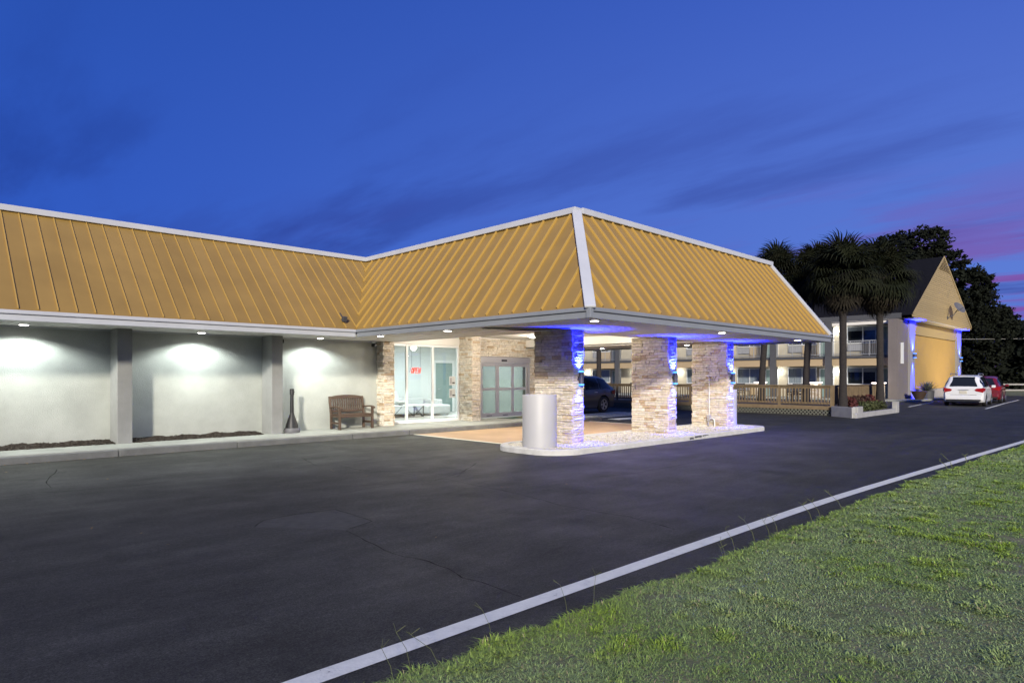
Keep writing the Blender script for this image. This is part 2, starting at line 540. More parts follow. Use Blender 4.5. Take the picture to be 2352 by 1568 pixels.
# ================================================================== ground
def asphalt_material():
    m = bpy.data.materials.new('asphalt')
    m.use_nodes = True
    nt = m.node_tree
    b = nt.nodes['Principled BSDF']
    g = nt.nodes.new('ShaderNodeTexCoord')
    def noise_(scale, detail=5, rough=0.6, stretch=None):
        n = nt.nodes.new('ShaderNodeTexNoise')
        n.inputs['Scale'].default_value = scale
        n.inputs['Detail'].default_value = detail
        n.inputs['Roughness'].default_value = rough
        src = g.outputs['Object']
        if stretch:
            mp_ = nt.nodes.new('ShaderNodeMapping')
            mp_.inputs['Scale'].default_value = stretch
            mp_.inputs['Rotation'].default_value = (0, 0, R(12))
            nt.links.new(src, mp_.inputs[0])
            src = mp_.outputs[0]
        nt.links.new(src, n.inputs['Vector'])
        return n.outputs[0]
    def rng(s, a, b_, c, d):
        n = nt.nodes.new('ShaderNodeMapRange')
        for i, k in enumerate((a, b_, c, d)):
            n.inputs[i + 1].default_value = k
        nt.links.new(s, n.inputs[0])
        return n.outputs[0]
    def mul(a, b_, op='MULTIPLY'):
        n = nt.nodes.new('ShaderNodeMath')
        n.operation = op
        nt.links.new(a, n.inputs[0])
        nt.links.new(b_, n.inputs[1])
        return n.outputs[0]
    big = rng(noise_(0.35, 6, 0.65, (0.6, 1.6, 1)), 0.3, 0.7, 0.75, 1.28)
    mid = rng(noise_(2.2, 6, 0.7, (0.7, 1.3, 1)), 0.3, 0.7, 0.76, 1.28)
    fine = rng(noise_(75, 5, 0.8), 0.40, 0.60, 0.45, 1.65)
    spk = nt.nodes.new('ShaderNodeTexVoronoi')
    spk.inputs['Scale'].default_value = 95
    nt.links.new(g.outputs['Object'], spk.inputs['Vector'])
    worn = rng(noise_(0.7, 7, 0.7), 0.52, 0.72, 0.0, 1.0)
    sp = rng(spk.outputs['Color'], 0.86, 1.0, 0.0, 1.0)
    spw = mul(sp, worn)
    grit = rng(noise_(22, 8, 0.85), 0.42, 0.60, 0.72, 1.36)
    streak = rng(noise_(1.1, 8, 0.75, (0.35, 2.2, 1)), 0.40, 0.66, 0.86, 1.22)
    oil = rng(noise_(0.9, 4, 0.5, (1.3, 0.9, 1)), 0.60, 0.72, 1.0, 0.62)
    v = mul(mul(mul(mul(mul(big, mid), fine), grit), streak), oil)
    v2 = nt.nodes.new('ShaderNodeMath')
    v2.operation = 'MULTIPLY_ADD'
    nt.links.new(spw, v2.inputs[0])
    v2.inputs[1].default_value = 2.2
    nt.links.new(v, v2.inputs[2])
    sc_ = nt.nodes.new('ShaderNodeVectorMath')
    sc_.operation = 'SCALE'
    sc_.inputs[0].default_value = (0.036, 0.0365, 0.0315)
    nt.links.new(v2.outputs[0], sc_.inputs['Scale'])
    nt.links.new(sc_.outputs[0], b.inputs['Base Color'])
    nt.links.new(rng(noise_(0.8, 5), 0.3, 0.7, 0.62, 0.86), b.inputs['Roughness'])
    b.inputs['Specular IOR Level'].default_value = 0.22
    bn = nt.nodes.new('ShaderNodeBump')
    bn.inputs['Strength'].default_value = 0.55
    bn.inputs['Distance'].default_value = 0.008
    nt.links.new(noise_(110, 4, 0.7), bn.inputs['Height'])
    nt.links.new(bn.outputs[0], b.inputs['Normal'])
    return m
M['asphalt'] = asphalt_material()
M['tar'] = mat('crack_tar', (0.012, 0.012, 0.0115), 0.95, spec=0.05)
M['earth'] = mat('dark_earth', (0.03, 0.032, 0.022), 0.95, var=0.3, vscale=0.3)
M['lawnsoil'] = mat('lawn_thatch', (0.11, 0.135, 0.05), 0.95, col2=(0.22, 0.21, 0.11), vscale=3.5, bump=0.5, bscale=60)

def sheet(name, poly, z, m, kind='structure', parent=None):
    mb = MB()
    mb.add([(x, y, z) for x, y in poly], [tuple(range(len(poly)))])
    o = mb.build(name, m, parent)
    if kind and parent is None:
        o['kind'] = kind
    return o

sheet('ground', [(-300, -300), (500, -300), (500, 500), (-300, 500)], -0.02, M['earth'])
def line_y(x):
    return 3.25 - 0.046 * (math.log1p(math.exp((x - 9.0) * 1.2)) / 1.2)
asph = sheet('asphalt', [(-40, 2.2), (8, 2.2), (30, 1.2), (72, -1.0), (72, 9), (70, 60), (-40, 60)], 0.0, M['asphalt'])
# painted edge line
mb = MB()
xs = [-12 + i * 0.25 for i in range(int(38 / 0.25))]
rows = []
for x in xs:
    j = 0.006 * noise.noise((x * 3, 0, 0))
    rows.append(((x, line_y(x) + 0.075 + j, 0.004), (x, line_y(x) - 0.072 + 0.012 * noise.noise((x * 4, 5, 0)), 0.004)))
mb.add([p for r in rows for p in r], [(2 * i, 2 * i + 1, 2 * i + 3, 2 * i + 2) for i in range(len(rows) - 1)])
mb.build('painted_edge_line', M['whitepaint'])['kind'] = 'structure'

CR = [[(3.58, 6.17), (3.51, 5.7), (3.45, 5.28), (3.43, 4.9), (3.49, 4.61), (3.49, 4.33), (3.4, 4.05), (3.43, 3.83), (3.43, 3.56), (3.43, 3.34)],
      [(4.92, 8.65), (5.47, 8.48), (6.03, 8.34), (6.52, 8.17), (6.46, 7.42), (6.41, 6.42), (6.22, 5.43), (6.23, 4.85), (6.28, 4.49), (6.19, 4.06), (6.11, 3.72)],
      [(2.94, 6.99), (3.18, 7.26), (3.72, 7.31), (4.06, 7.22), (4.04, 6.76), (4.01, 6.34), (3.58, 6.17)],
      [(8.47, 6.6), (9.23, 6.42), (10.5, 6.43), (11.76, 6.48)],
      [(4.57, 8.16), (5.61, 8.32), (6.31, 8.16), (7.15, 8.52), (8.31, 9.38)],
      [(1.22, 11.06), (1.66, 11.19), (2.11, 11.0), (2.82, 10.93), (3.5, 10.98), (3.96, 11.0), (4.65, 10.64)],
      [(2.33, 13.8), (1.91, 12.24), (1.88, 11.47)],
      [(6.18, 12.35), (5.83, 11.14), (6.13, 10.76), (6.07, 9.94), (6.4, 9.44), (6.42, 8.68)],
      [(6.13, 10.76), (7.16, 11.24), (7.97, 11.36)],
      [(7.42, 9.38), (7.28, 8.57), (6.68, 8.17)]]
for ci, cp in enumerate(CR):
    mb = MB()
    pts = []
    for a, b in zip(cp, cp[1:]):
        n = 7
        for k in range(n):
            t = k / n
            q = Vector((a[0] + (b[0] - a[0]) * t, a[1] + (b[1] - a[1]) * t, 0.0025))
            q.x += 0.03 * noise.noise((q.x * 3, q.y * 3, ci))
            q.y += 0.03 * noise.noise((q.x * 3, q.y * 3, ci + 9))
            pts.append(q)
    vs, fs = [], []
    for i, q in enumerate(pts):
        t = (pts[min(i + 1, len(pts) - 1)] - pts[max(i - 1, 0)]).normalized()
        nrm = Vector((-t.y, t.x, 0))
        wd = 0.0065 * (0.4 + 1.2 * abs(noise.noise((q.x * 5, q.y * 5, 3)))) * (1.0 if ci == 0 else 1.15)
        vs += [q + nrm * wd, q - nrm * wd]
    fs = [(2 * i, 2 * i + 1, 2 * i + 3, 2 * i + 2) for i in range(len(pts) - 1)]
    mb.add(vs, fs)
    mb.build('crack', M['tar'], asph)

# older repair patches with slightly different blacktop
M['patch'] = mat('patch_blacktop', (0.037, 0.038, 0.034), 0.85, var=0.35, vscale=9, bump=0.5, bscale=70, detail=9)
def patch(poly, seed):
    mb = MB()
    pts = []
    for (ax, ay), (bx, by) in zip(poly, poly[1:] + poly[:1]):
        for k in range(10):
            t = k / 10
            q = (ax + (bx - ax) * t, ay + (by - ay) * t)
            pts.append((q[0] + 0.03 * noise.noise((q[0] * 6, q[1] * 6, seed)), q[1] + 0.03 * noise.noise((q[0] * 6, q[1] * 6, seed + 4)), 0.0015))
    mb.add(pts, [tuple(range(len(pts)))])
    mb.build('repair_patch', M['patch'], asph)
patch([(2.94, 6.99), (3.18, 7.26), (4.06, 7.22), (4.01, 6.34), (3.58, 6.17)], 1)
patch([(13.2, 6.9), (14.9, 7.0), (14.8, 7.7), (13.1, 7.5)], 2)

# lawn with a ragged edge
def lawn_edge(x):
    return line_y(x) - 0.42 + 0.13 * noise.noise((x * 1.1, 2.0, 0)) + 0.06 * noise.noise((x * 4.0, 7.0, 0)) + 0.02 * max(0, min(x - 6, 10)) + 0.16 * max(0, min(1, (4.5 - x) / 3))
def lawn_z(x, y):
    e = lawn_edge(x) - y
    return 0.008 + 0.05 * min(1, max(0, e) / 0.8) + 0.03 * noise.noise((x * 0.8, y * 0.8, 4)) * min(1, max(0, e))
mb = MB()
lx = [-10 + 0.4 * i for i in range(90)] + [26 + 3 * i for i in range(16)]
ly = [0, 0.12, 0.3, 0.6, 1.0, 1.5, 2.2, 3.2, 5, 8, 14, 30, 80]
vs = [(x, lawn_edge(x) - t, lawn_z(x, lawn_edge(x) - t)) for x in lx for t in ly]
n = len(ly)
mb.add(vs, [(i * n + j, i * n + j + 1, (i + 1) * n + j + 1, (i + 1) * n + j) for i in range(len(lx) - 1) for j in range(n - 1)])
mb.build('lawn', M['lawnsoil'], smooth=True)['kind'] = 'structure'

# sidewalk with kerb along the facade
side = MB()
side.box(-6, 19.6, 15.33, 17.02, -0.05, 0.15)
side.box(-6, 19.6, 17.02, 17.75, -0.05, 0.145)
sw = side.build('sidewalk', M['concrete'], bevel=0.01)
sw['kind'] = 'structure'
x = -6.0
while x < 19.6:
    ln = rnd.choice([2.4, 3.0, 3.0, 1.8])
    x1 = min(19.6, x + ln)
    mb = MB()
    mb.box(x + 0.006, x1 - 0.006, 15.14, 15.33 - 0.006, -0.05, 0.135 + rnd.uniform(-0.006, 0.006))
    mb.build('kerbstone', M['kerbgrey'], sw, bevel=0.018)
    x = x1
# sunken joints in the walk
for x in (0.9, 4.3, 7.7, 9.8, 12.5, 15.4):
    mb = MB()
    mb.box(x - 0.006, x + 0.006, 15.34, 16.95, 0.148, 0.1515)
    mb.build('joint', M['stonecore'], sw)

sheet('tan_driveway', [(11.0, 10.9), (18.8, 10.9), (18.8, 15.13), (11.0, 15.13)], 0.004, M['tan'])
mb = MB()
mb.box(10.93, 11.0, 10.8, 15.13, 0.0, 0.006)
mb.box(18.8, 18.87, 10.8, 15.13, 0.0, 0.006)
mb.build('driveway_border', M['whitepaint'])['kind'] = 'structure'

# ================================================================== stacked stone
def stone_variant(seed):
    r = random.Random(seed)
    vs = []
    for j in range(3):
        for i in range(4):
            e = (i in (0, 3)) or (j in (0, 2))
            y = -(0.78 + r.uniform(-0.18, 0.12)) if e else -(1.0 + r.uniform(-0.28, 0.18))
            vs.append((-0.5 + i / 3 + (r.uniform(-0.05, 0.05) if i in (1, 2) else r.uniform(0, 0.012) * (1 if i == 0 else -1)), y,
                       -0.5 + j / 2 + (r.uniform(-0.12, 0.12) if j == 1 else r.uniform(0, 0.06) * (1 if j == 0 else -1))))
    vs += [(-0.5, 0, -0.5), (0.5, 0, -0.5), (0.5, 0, 0.5), (-0.5, 0, 0.5)]
    fs = [(j * 4 + i, j * 4 + i + 1, (j + 1) * 4 + i + 1, (j + 1) * 4 + i) for j in range(2) for i in range(3)]
    fs += [(12, 13, 3, 2, 1, 0), (13, 14, 11, 7, 3), (14, 15, 8, 9, 10, 11), (15, 12, 0, 4, 8)]
    return vs, fs
STV = [stone_variant(s) for s in range(14)]
STM = []
for vs, fs in STV:
    STM.append(MB().add(vs, fs).mesh('stone', M['stone']))

def stone_face(parent, p0, face, width, z0, z1, seed, objects=True, ext0=0.0, ext1=0.0):
    """p0: lower corner on the wall plane. face '-y' runs along +x, '-x' runs along -y, '+x' along +y, '+y' along -x."""
    r = random.Random(seed)
    rz = {'-y': 0, '-x': -math.pi / 2, '+x': math.pi / 2, '+y': math.pi}[face]
    u = Vector((math.cos(rz), math.sin(rz), 0))
    nrm = Vector((math.sin(rz), -math.cos(rz), 0))
    out = []
    z = z0
    carry = 0
    while z < z1 - 0.012:
        h = r.choice([0.05, 0.06, 0.07, 0.08, 0.09])
        if z1 - z - h < 0.035:
            h = z1 - z
        a = -ext0
        while a < width + ext1 - 0.01:
            ln = r.choice([0.12, 0.17, 0.22, 0.28, 0.34, 0.42])
            if width + ext1 - a - ln < 0.09:
                ln = width + ext1 - a
            dp = r.choice([0.024, 0.034, 0.046, 0.060])
            if ln > 0.2 and h > 0.075 and r.random() < 0.35:
                k = r.uniform(0.4, 0.6)
                out.append((a, ln, z, h * k, dp))
                out.append((a, ln, z + h * k, h * (1 - k), dp * r.uniform(0.7, 1.25)))
            else:
                out.append((a, ln, z, h, dp))
            a += ln
        z += h
    if objects:
        for a, ln, zz, h, dp in out:
            c = Vector(p0) + u * (a + ln / 2)
            c.z = zz + h / 2
            o = inst('stone', r.choice(STM), parent, c, (0, 0, rz), ((ln - 0.005), dp, h - 0.005))
            if r.random() < 0.5:
                o.scale.x *= -1 if False else 1
    else:
        mb = MB()
        for a, ln, zz, h, dp in out:
            vs, fs = r.choice(STV)
            c = Vector(p0) + u * (a + ln / 2)
            c.z = zz + h / 2
            mb.add([c + u * (v[0] * (ln - 0.005)) + nrm * (-v[1] * dp) + Vector((0, 0, v[2] * (h - 0.005))) for v in vs], fs)
        o = mb.build('stonework', M['stone'], parent)
        o['kind'] = 'stuff'
    return len(out)

def stone_pier(x0, x1, y0, y1, z0, z1, label, cat='column', group=None, seed=1, faces='-x-y', name='stone_column'):
    t = thing(name, label, cat, ((x0 + x1) / 2, (y0 + y1) / 2, z0), group)
    MB().box(x0, x1, y0, y1, z0, z1).build('core', M['stonecore'], t)
    stone_face(t, (x0, y1, z0), '-x', y1 - y0, z0, z1, seed, '-x' in faces, 0.0, 0.03)
    stone_face(t, (x0, y0, z0), '-y', x1 - x0, z0, z1, seed + 1, '-y' in faces, 0.0, 0.0)
    stone_face(t, (x1, y0, z0), '+x', y1 - y0, z0, z1, seed + 2, False, 0.03, 0.0)
    stone_face(t, (x1, y1, z0), '+y', x1 - x0, z0, z1, seed + 3, False, 0.0, 0.0)
    return t

# ================================================================== office building (left wing and lobby)
ZS = 2.70      # soffit underside
ZF = 2.65      # fascia underside
ZT = 2.84      # fascia top = foot of the mansard
ZR = 5.10      # top of the mansard panels
EX, EY, EY2 = 8.88, 7.13, 14.77   # canopy left eave, canopy front eave, wing eave
TX, TY, TY2 = 10.66, 8.92, 17.15  # tops
XE = 20.1      # canopy far end
XW = -4.2      # wing left end
off = thing('office_building', 'low motel office with gold metal mansard roof and pale grey stucco walls', 'building', (7, 18, 0))
mb = MB()
mb.box(XW, 10.96, 17.0, 17.3, 0, 3.05)
mb.build('front_wall', M['stucco'], off)
MB().box(XW, XW + 0.3, 17.3, 27, 0, 3.05).build('side_wall', M['stucco'], off)
MB().box(XW + 0.3, 19.0, 26.7, 27, 0, 5.0).build('rear_wall', M['stucco'], off)
MB().box(18.7, 19.0, 17.9, 26.7, 0, 5.0).build('side_wall', M['stucco'], off)
for x in (0.42, 3.86, 7.37):
    MB().box(x, x + 0.3, 16.38, 16.998, 0.0, ZS).build('pilaster', M['pilaster'], off, bevel=0.012)

# --- sloped roof cladding --------------------------------------------------
def clip(poly, a, b, c):
    """keep a*u + b*t <= c"""
    out = []
    for i, p in enumerate(poly):
        q = poly[(i + 1) % len(poly)]
        dp, dq = a * p[0] + b * p[1] - c, a * q[0] + b * q[1] - c
        if dp <= 1e-9:
            out.append(p)
        if (dp < -1e-9 and dq > 1e-9) or (dp > 1e-9 and dq < -1e-9):
            k = dp / (dp - dq)
            out.append((p[0] + (q[0] - p[0]) * k, p[1] + (q[1] - p[1]) * k))
    return out

def mansard(parent, P, nrm, u0, u1, cuts, step=0.305, rh=0.042, rw=0.022):
    """P(u,t) -> point of the slope (t 0 foot .. 1 top); cuts: half planes"""
    nrm = Vector(nrm).normalized()
    u = u0
    while u < u1 - 1e-6:
        v = min(u + step, u1)
        poly = [(u + 0.001, 0), (v - 0.001, 0), (v - 0.001, 1), (u + 0.001, 1)]
        for c in cuts:
            poly = clip(poly, *c) if poly else poly
        if len(poly) >= 3:
            f = [P(*q) for q in poly]
            MB().prism([p - nrm * 0.02 for p in f], f).build('roof_panel', M['gold'], parent)
        seg = [(u, 0.0), (u, 1.0)]
        lo, hi = 0.012, 0.995
        for a, b, c in cuts:
            # a*u + b*t <= c  -> t bound
            if abs(b) < 1e-9:
                if a * u > c:
                    hi = -1
            elif b > 0:
                hi = min(hi, (c - a * u) / b)
            else:
                lo = max(lo, (c - a * u) / b)
        if hi - lo > 0.05:
            p, q = P(u, lo), P(u, hi)
            MB().bar(p + nrm * rh / 2, q + nrm * rh / 2, rw, rh, nrm).build('rib', M['goldrib'], parent)
        u = v

def lerp(a, b, t):
    return a + (b - a) * t
# wing, faces -y
mansard(off, lambda u, t: Vector((u, lerp(EY2, TY2, t), lerp(ZT, ZR, t))), (0, -(ZR - ZT), TY2 - EY2), XW, TX,
        [(1, -(TX - EX), EX)], rh=0.022, rw=0.018)
# top trim and fascia of the wing
MB().bar((XW, TY2 + 0.02, ZR + 0.055), (TX + 0.03, TY2 + 0.02, ZR + 0.055), 0.20, 0.13).build('top_trim', M['trim'], off, bevel=0.01)
def fascia(parent, p, q, out):
    p, q, out = Vector(p), Vector(q), Vector(out)
    MB().bar(p + out * 0.0 + Vector((0, 0, ZF + 0.06)), q + Vector((0, 0, ZF + 0.06)), 0.04, 0.12).build('fascia_board', M['fascia'], parent, bevel=0.006)
    MB().bar(p + out * 0.025 + Vector((0, 0, ZT - 0.036)), q + out * 0.025 + Vector((0, 0, ZT - 0.036)), 0.07, 0.074).build('fascia_cap', M['fascia'], parent, bevel=0.012)
M['fascia2'] = M['fascia']
MB().bar((XW, EY2 + 0.02, ZF + 0.06), (EX - 0.02, EY2 + 0.02, ZF + 0.06), 0.04, 0.12).build('fascia_board', M['trim'], off, bevel=0.006)
MB().bar((XW, EY2 - 0.005, ZT - 0.036), (EX - 0.03, EY2 - 0.005, ZT - 0.036), 0.07, 0.074).build('fascia_cap', M['trim'], off, bevel=0.012)
# soffit boards of the wing run from wall to fascia
bm = MB().box(-0.070, 0.070, 0, 2.18, 0, 0.02).mesh('soffit_board', M['soffit'])
x = XW + 0.08
while x < EX + 0.0:
    inst('soffit_board', bm, off, (x, EY2 + 0.05, ZS))
    x += 0.15
mbk = MB().box(XW, TX, EY2 + 0.05, 17.0, ZS + 0.022, ZS + 0.05)
mbk.build('soffit_backing', M['fascia'], off)
MB().bar((XW, 16.985, ZS - 0.02), (10.9, 16.985, ZS - 0.02), 0.03, 0.04).build('wall_trim', M['trim'], off)
# flat roof behind the parapet
MB().box(XW, TX, TY2 + 0.13, 27, ZR - 0.25, ZR - 0.2).build('roof_deck', M['shingle'], off)
MB().box(XW, XW + 0.03, EY2 + 0.3, 27, ZS + 0.05, ZR - 0.3).build('gable_end', M['trim'], off)

# --- lobby glazing ----------------------------------------------------------
win = MB()
GX = [11.33, 12.15, 13.18, 14.31]
for i, x in enumerate(GX):
    x = x + (0.035 if i == 0 else (-0.035 if i == 3 else 0))
    win.box(x - 0.035, x + 0.035, 17.16, 17.24, 0.15, 2.68)
for a, b in zip(GX, GX[1:]):
    win.box(a + 0.036, b - 0.036, 17.165, 17.235, 0.15, 0.23)
    win.box(a + 0.036, b - 0.036, 17.165, 17.235, 2.61, 2.68)
wf = win.build('window', M['whitemetal'], off, bevel=0.006)
for a, b in zip(GX, GX[1:]):
    MB().box(a + 0.034, b - 0.034, 17.195, 17.203, 0.22, 2.62).build('pane', M['glass'], wf)
MB().box(11.3, 14.33, 17.15, 17.4, 2.685, 3.05).build('window_header', M['plaster'], off)
# --- lobby shell
MB().box(10.96, 18.7, 17.45, 22.0, 0.10, 0.14).build('lobby_floor', M['tile'], off)
MB().box(11.0, 18.7, 21.95, 22.15, 0.14, 3.0).build('lobby_back_wall', M['lobbywall'], off)
MB().box(10.8, 10.958, 17.3, 21.95, 0.14, 3.0).build('lobby_side_wall', M['lobbywall'], off)
MB().box(18.55, 18.69, 17.9, 21.95, 0.14, 3.0).build('lobby_side_wall', M['lobbywall'], off)
MB().box(10.8, 18.7, 17.41, 22.1, 3.0, 3.04).build('lobby_ceiling', M['plaster'], off)
d = MB().box(16.95, 17.85, 21.90, 21.945, 0.15, 2.22).build('lobby_door', M['teal'], off)
fr = MB()
fr.box(16.83, 16.945, 21.88, 21.947, 0.145, 2.335)
fr.box(17.855, 17.97, 21.88, 21.947, 0.145, 2.335)
fr.box(16.945, 17.855, 21.88, 21.947, 2.225, 2.335)
fr.build('casing', M['whitemetal'], d, bevel=0.01)
MB().tube([(17.04, 21.88, 1.12), (17.04, 21.84, 1.12), (17.14, 21.84, 1.12)], 0.012).build('handle', M['alu'], d)
MB().box(11.0, 16.8, 21.93, 21.949, 0.14, 0.26).build('skirting', M['whitemetal'], off)

# --- sliding door -------------------------------------------------------------
DX0, DX1, DY = 15.45, 17.96, 17.44
MB().box(14.68, DX0 - 0.002, DY, DY + 0.3, 0.1, 3.05).build('door_wall', M['stonecore'], off)
MB().box(DX1 + 0.002, 18.7, DY, DY + 0.3, 0.1, 3.05).build('door_wall', M['stonecore'], off)
MB().box(DX0, DX1, DY, DY + 0.3, 2.362, 3.05).build('door_wall', M['stonecore'], off)
stone_face(off, (14.68, DY, 0), '-y', 3.9, 2.37, 3.03, 41)
stone_face(off, (18.0, DY, 0), '-y', 0.62, 0.15, 2.37, 44)
dr = MB().box(DX0 - 0.02, DX1 + 0.02, DY - 0.11, DY + 0.04, 2.145, 2.355).build('sliding_door', M['alu'], off, bevel=0.008)
MB().box(16.45, 16.72, DY - 0.135, DY - 0.108, 2.20, 2.265).build('sensor', M['black'], dr, bevel=0.01)
for xj in (DX0 + 0.015, DX1 - 0.015):
    MB().box(xj - 0.025, xj + 0.025, DY - 0.08, DY + 0.06, 0.15, 2.143).build('jamb', M['alu'], dr)
lw = (DX1 - DX0 - 0.09) / 3
for i in range(3):
    a = DX0 + 0.045 + i * lw
    b = a + lw - 0.004
    y = DY - 0.05 + (0.045 if i == 2 else 0)
    lf = MB()
    lf.box(a, a + 0.085, y, y + 0.042, 0.165, 2.14)
    lf.box(b - 0.085, b, y, y + 0.042, 0.165, 2.14)
    for z0, z1 in ((0.165, 0.33), (1.14, 1.24), (2.01, 2.14)):
        lf.box(a + 0.0852, b - 0.0852, y, y + 0.042, z0, z1)
    lf.build('door_leaf', M['alu'], dr, bevel=0.005)
    for z0, z1 in ((0.33, 1.14), (1.24, 2.01)):
        MB().box(a + 0.08, b - 0.08, y + 0.016, y + 0.024, z0 - 0.004, z1 + 0.004).build('pane', M['doorglass'], dr)
    if i < 2:
        MB().box((a + b) / 2 - 0.13, (a + b) / 2 + 0.13, y - 0.006, y - 0.0005, 0.22, 0.245).build('kick_label', M['black'], dr)

# ================================================================== entrance canopy
can = thing('entrance_canopy', 'big drive-through canopy with gold ribbed metal roof over the hotel entrance', 'canopy', (14.5, 11, 0))
# left slope, faces -x ; u = y
mansard(can, lambda u, t: Vector((lerp(EX, TX, t), u, lerp(ZT, ZR, t))), (-(ZR - ZT), 0, TX - EX), EY, TY2,
        [(-1, (TY - EY), -EY), (1, -(TY2 - EY2), EY2)], 0.385)
# front slope, faces -y ; u = x
mansard(can, lambda u, t: Vector((u, lerp(EY, TY, t), lerp(ZT, ZR, t))), (0, -(ZR - ZT), TY - EY), EX, XE,
        [(-1, (TX - EX), -EX)], 0.372)
# hip cap, verge and top trims
nh = Vector((-1, -1, 0.9)).normalized()
MB().bar(Vector((EX - 0.03, EY - 0.03, ZT - 0.02)) + nh * 0.02, Vector((TX, TY, ZR + 0.03)) + nh * 0.02, 0.20, 0.05, nh).build('hip_cap', M['trim'], can, bevel=0.012)
nv = Vector((0, -(ZR - ZT), TY - EY)).normalized()
MB().bar(Vector((XE - 0.05, EY, ZT)) + nv * 0.03, Vector((XE - 0.05, TY, ZR)) + nv * 0.03, 0.13, 0.07, nv).build('verge_trim', M['trim'], can, bevel=0.01)
MB().bar((TX + 0.02, TY - 0.02, ZR + 0.055), (TX + 0.02, TY2 - 0.09, ZR + 0.055), 0.20, 0.13).build('top_trim', M['trim'], can, bevel=0.01)
MB().bar((TX + 0.125, TY + 0.02, ZR + 0.056), (XE, TY + 0.02, ZR + 0.056), 0.20, 0.13).build('top_trim', M['trim'], can, bevel=0.01)
fascia(can, (EX + 0.02, EY + 0.045, 0), (EX + 0.02, EY2 - 0.03, 0), (-1, 0, 0))
fascia(can, (EX + 0.0, EY + 0.02, 0), (XE, EY + 0.02, 0), (0, -1, 0))
MB().box(EX - 0.045, EX + 0.05, EY - 0.045, EY + 0.05, ZF - 0.004, ZT + 0.004).build('corner_cap', M['fascia'], can, bevel=0.008)
# far end closing wall and flat roof
MB().prism([(XE - 0.02, EY + 0.05, ZF), (XE - 0.02, 17.9, ZF), (XE - 0.02, 17.9, ZR - 0.02), (XE - 0.02, TY, ZR - 0.02), (XE - 0.02, EY + 0.05, ZT)],
           [(XE + 0.02, EY + 0.05, ZF), (XE + 0.02, 17.9, ZF), (XE + 0.02, 17.9, ZR - 0.02), (XE + 0.02, TY, ZR - 0.02), (XE + 0.02, EY + 0.05, ZT)]).build('end_wall', M['fascia'], can)
MB().box(TX + 0.13, XE - 0.03, TY + 0.13, 26.9, ZR - 0.25, ZR - 0.2).build('roof_deck', M['shingle'], can)
# soffit boards, all running along x
CX0, CX1, CY0 = 11.35, 17.8, 10.25
def boards(x0, x1, y0, y1):
    bm = MB().box(0, x1 - x0, -0.068, 0.068, 0, 0.02).mesh('soffit_board', M['soffit'])
    y = y0 + 0.075
    while y + 0.07 <= y1 + 0.08:
        inst('soffit_board', bm, can, (x0, y, ZS))
        y += 0.148
boards(EX + 0.05, XE - 0.03, EY + 0.05, CY0)
boards(EX + 0.05, CX0, CY0, 17.1)
boards(CX1, XE - 0.03, CY0, 17.4)
bk = MB()
bk.box(EX + 0.04, XE - 0.03, EY + 0.05, CY0, ZS + 0.022, ZS + 0.05)
bk.box(EX + 0.04, CX0, CY0, 17.14, ZS + 0.022, ZS + 0.05)
bk.box(CX1, XE - 0.03, CY0, 17.9, ZS + 0.022, ZS + 0.05)
bk.build('soffit_backing', M['fascia'], can)
cs = MB()
cs.box(CX0 - 0.04, CX0, CY0, 17.14, ZS - 0.012, 3.03)
cs.box(CX1, CX1 + 0.04, CY0, 17.43, ZS - 0.012, 3.03)
cs.box(CX0, CX1, CY0 - 0.04, CY0, ZS - 0.012, 3.03)
cs.build('coffer_side', M['plaster'], can)
MB().box(CX0 - 0.04, CX1 + 0.04, CY0 - 0.04, 17.43, 3.031, 3.06).build('coffer_ceiling', M['plaster'], can)
# sagging soffit sheet by the first column, coloured dark for its shaded gap
sg = MB()
pts = []
for i in range(9):
    t = i / 8
    pts.append((lerp(9.45, 10.9, t), lerp(10.6, 9.3, t), ZS - 0.012 - 0.055 * math.sin(math.pi * t)))
sg.add([p for q in pts for p in ((q[0] - 0.0, q[1] - 0.0, q[2]), (q[0] + 0.28, q[1] + 0.25, ZS - 0.006))], [(2 * i, 2 * i + 1, 2 * i + 3, 2 * i + 2) for i in range(8)])
sg.build('sagging_shaded_sheet', M['darkgrey'], can)

# entrance columns and island columns
stone_pier(10.96, 11.30, 16.68, 17.34, 0.15, ZS, 'slim stacked stone column between the bench and the lobby window', 'column', 'stone columns of the entrance', 60)
stone_pier(14.33, 14.66, 16.53, 17.18, 0.15, 3.03, 'stacked stone column between lobby window and sliding glass doors', 'column', 'stone columns of the entrance', 130)
IG = 0.10
lab = ['stone canopy column behind the grey cylinder planter, blue lit on its edge',
       'middle stone canopy column on the white gravel island, blue lit edge',
       'stone canopy column with a thin conduit running down its face']
for i, x in enumerate((11.22, 15.16, 18.40)):
    stone_pier(x + 0.03, x + 0.36, 9.53, 10.68, IG - 0.03, ZS + 0.01, lab[i], 'column', 'stone columns on the island', 100 + 10 * i)

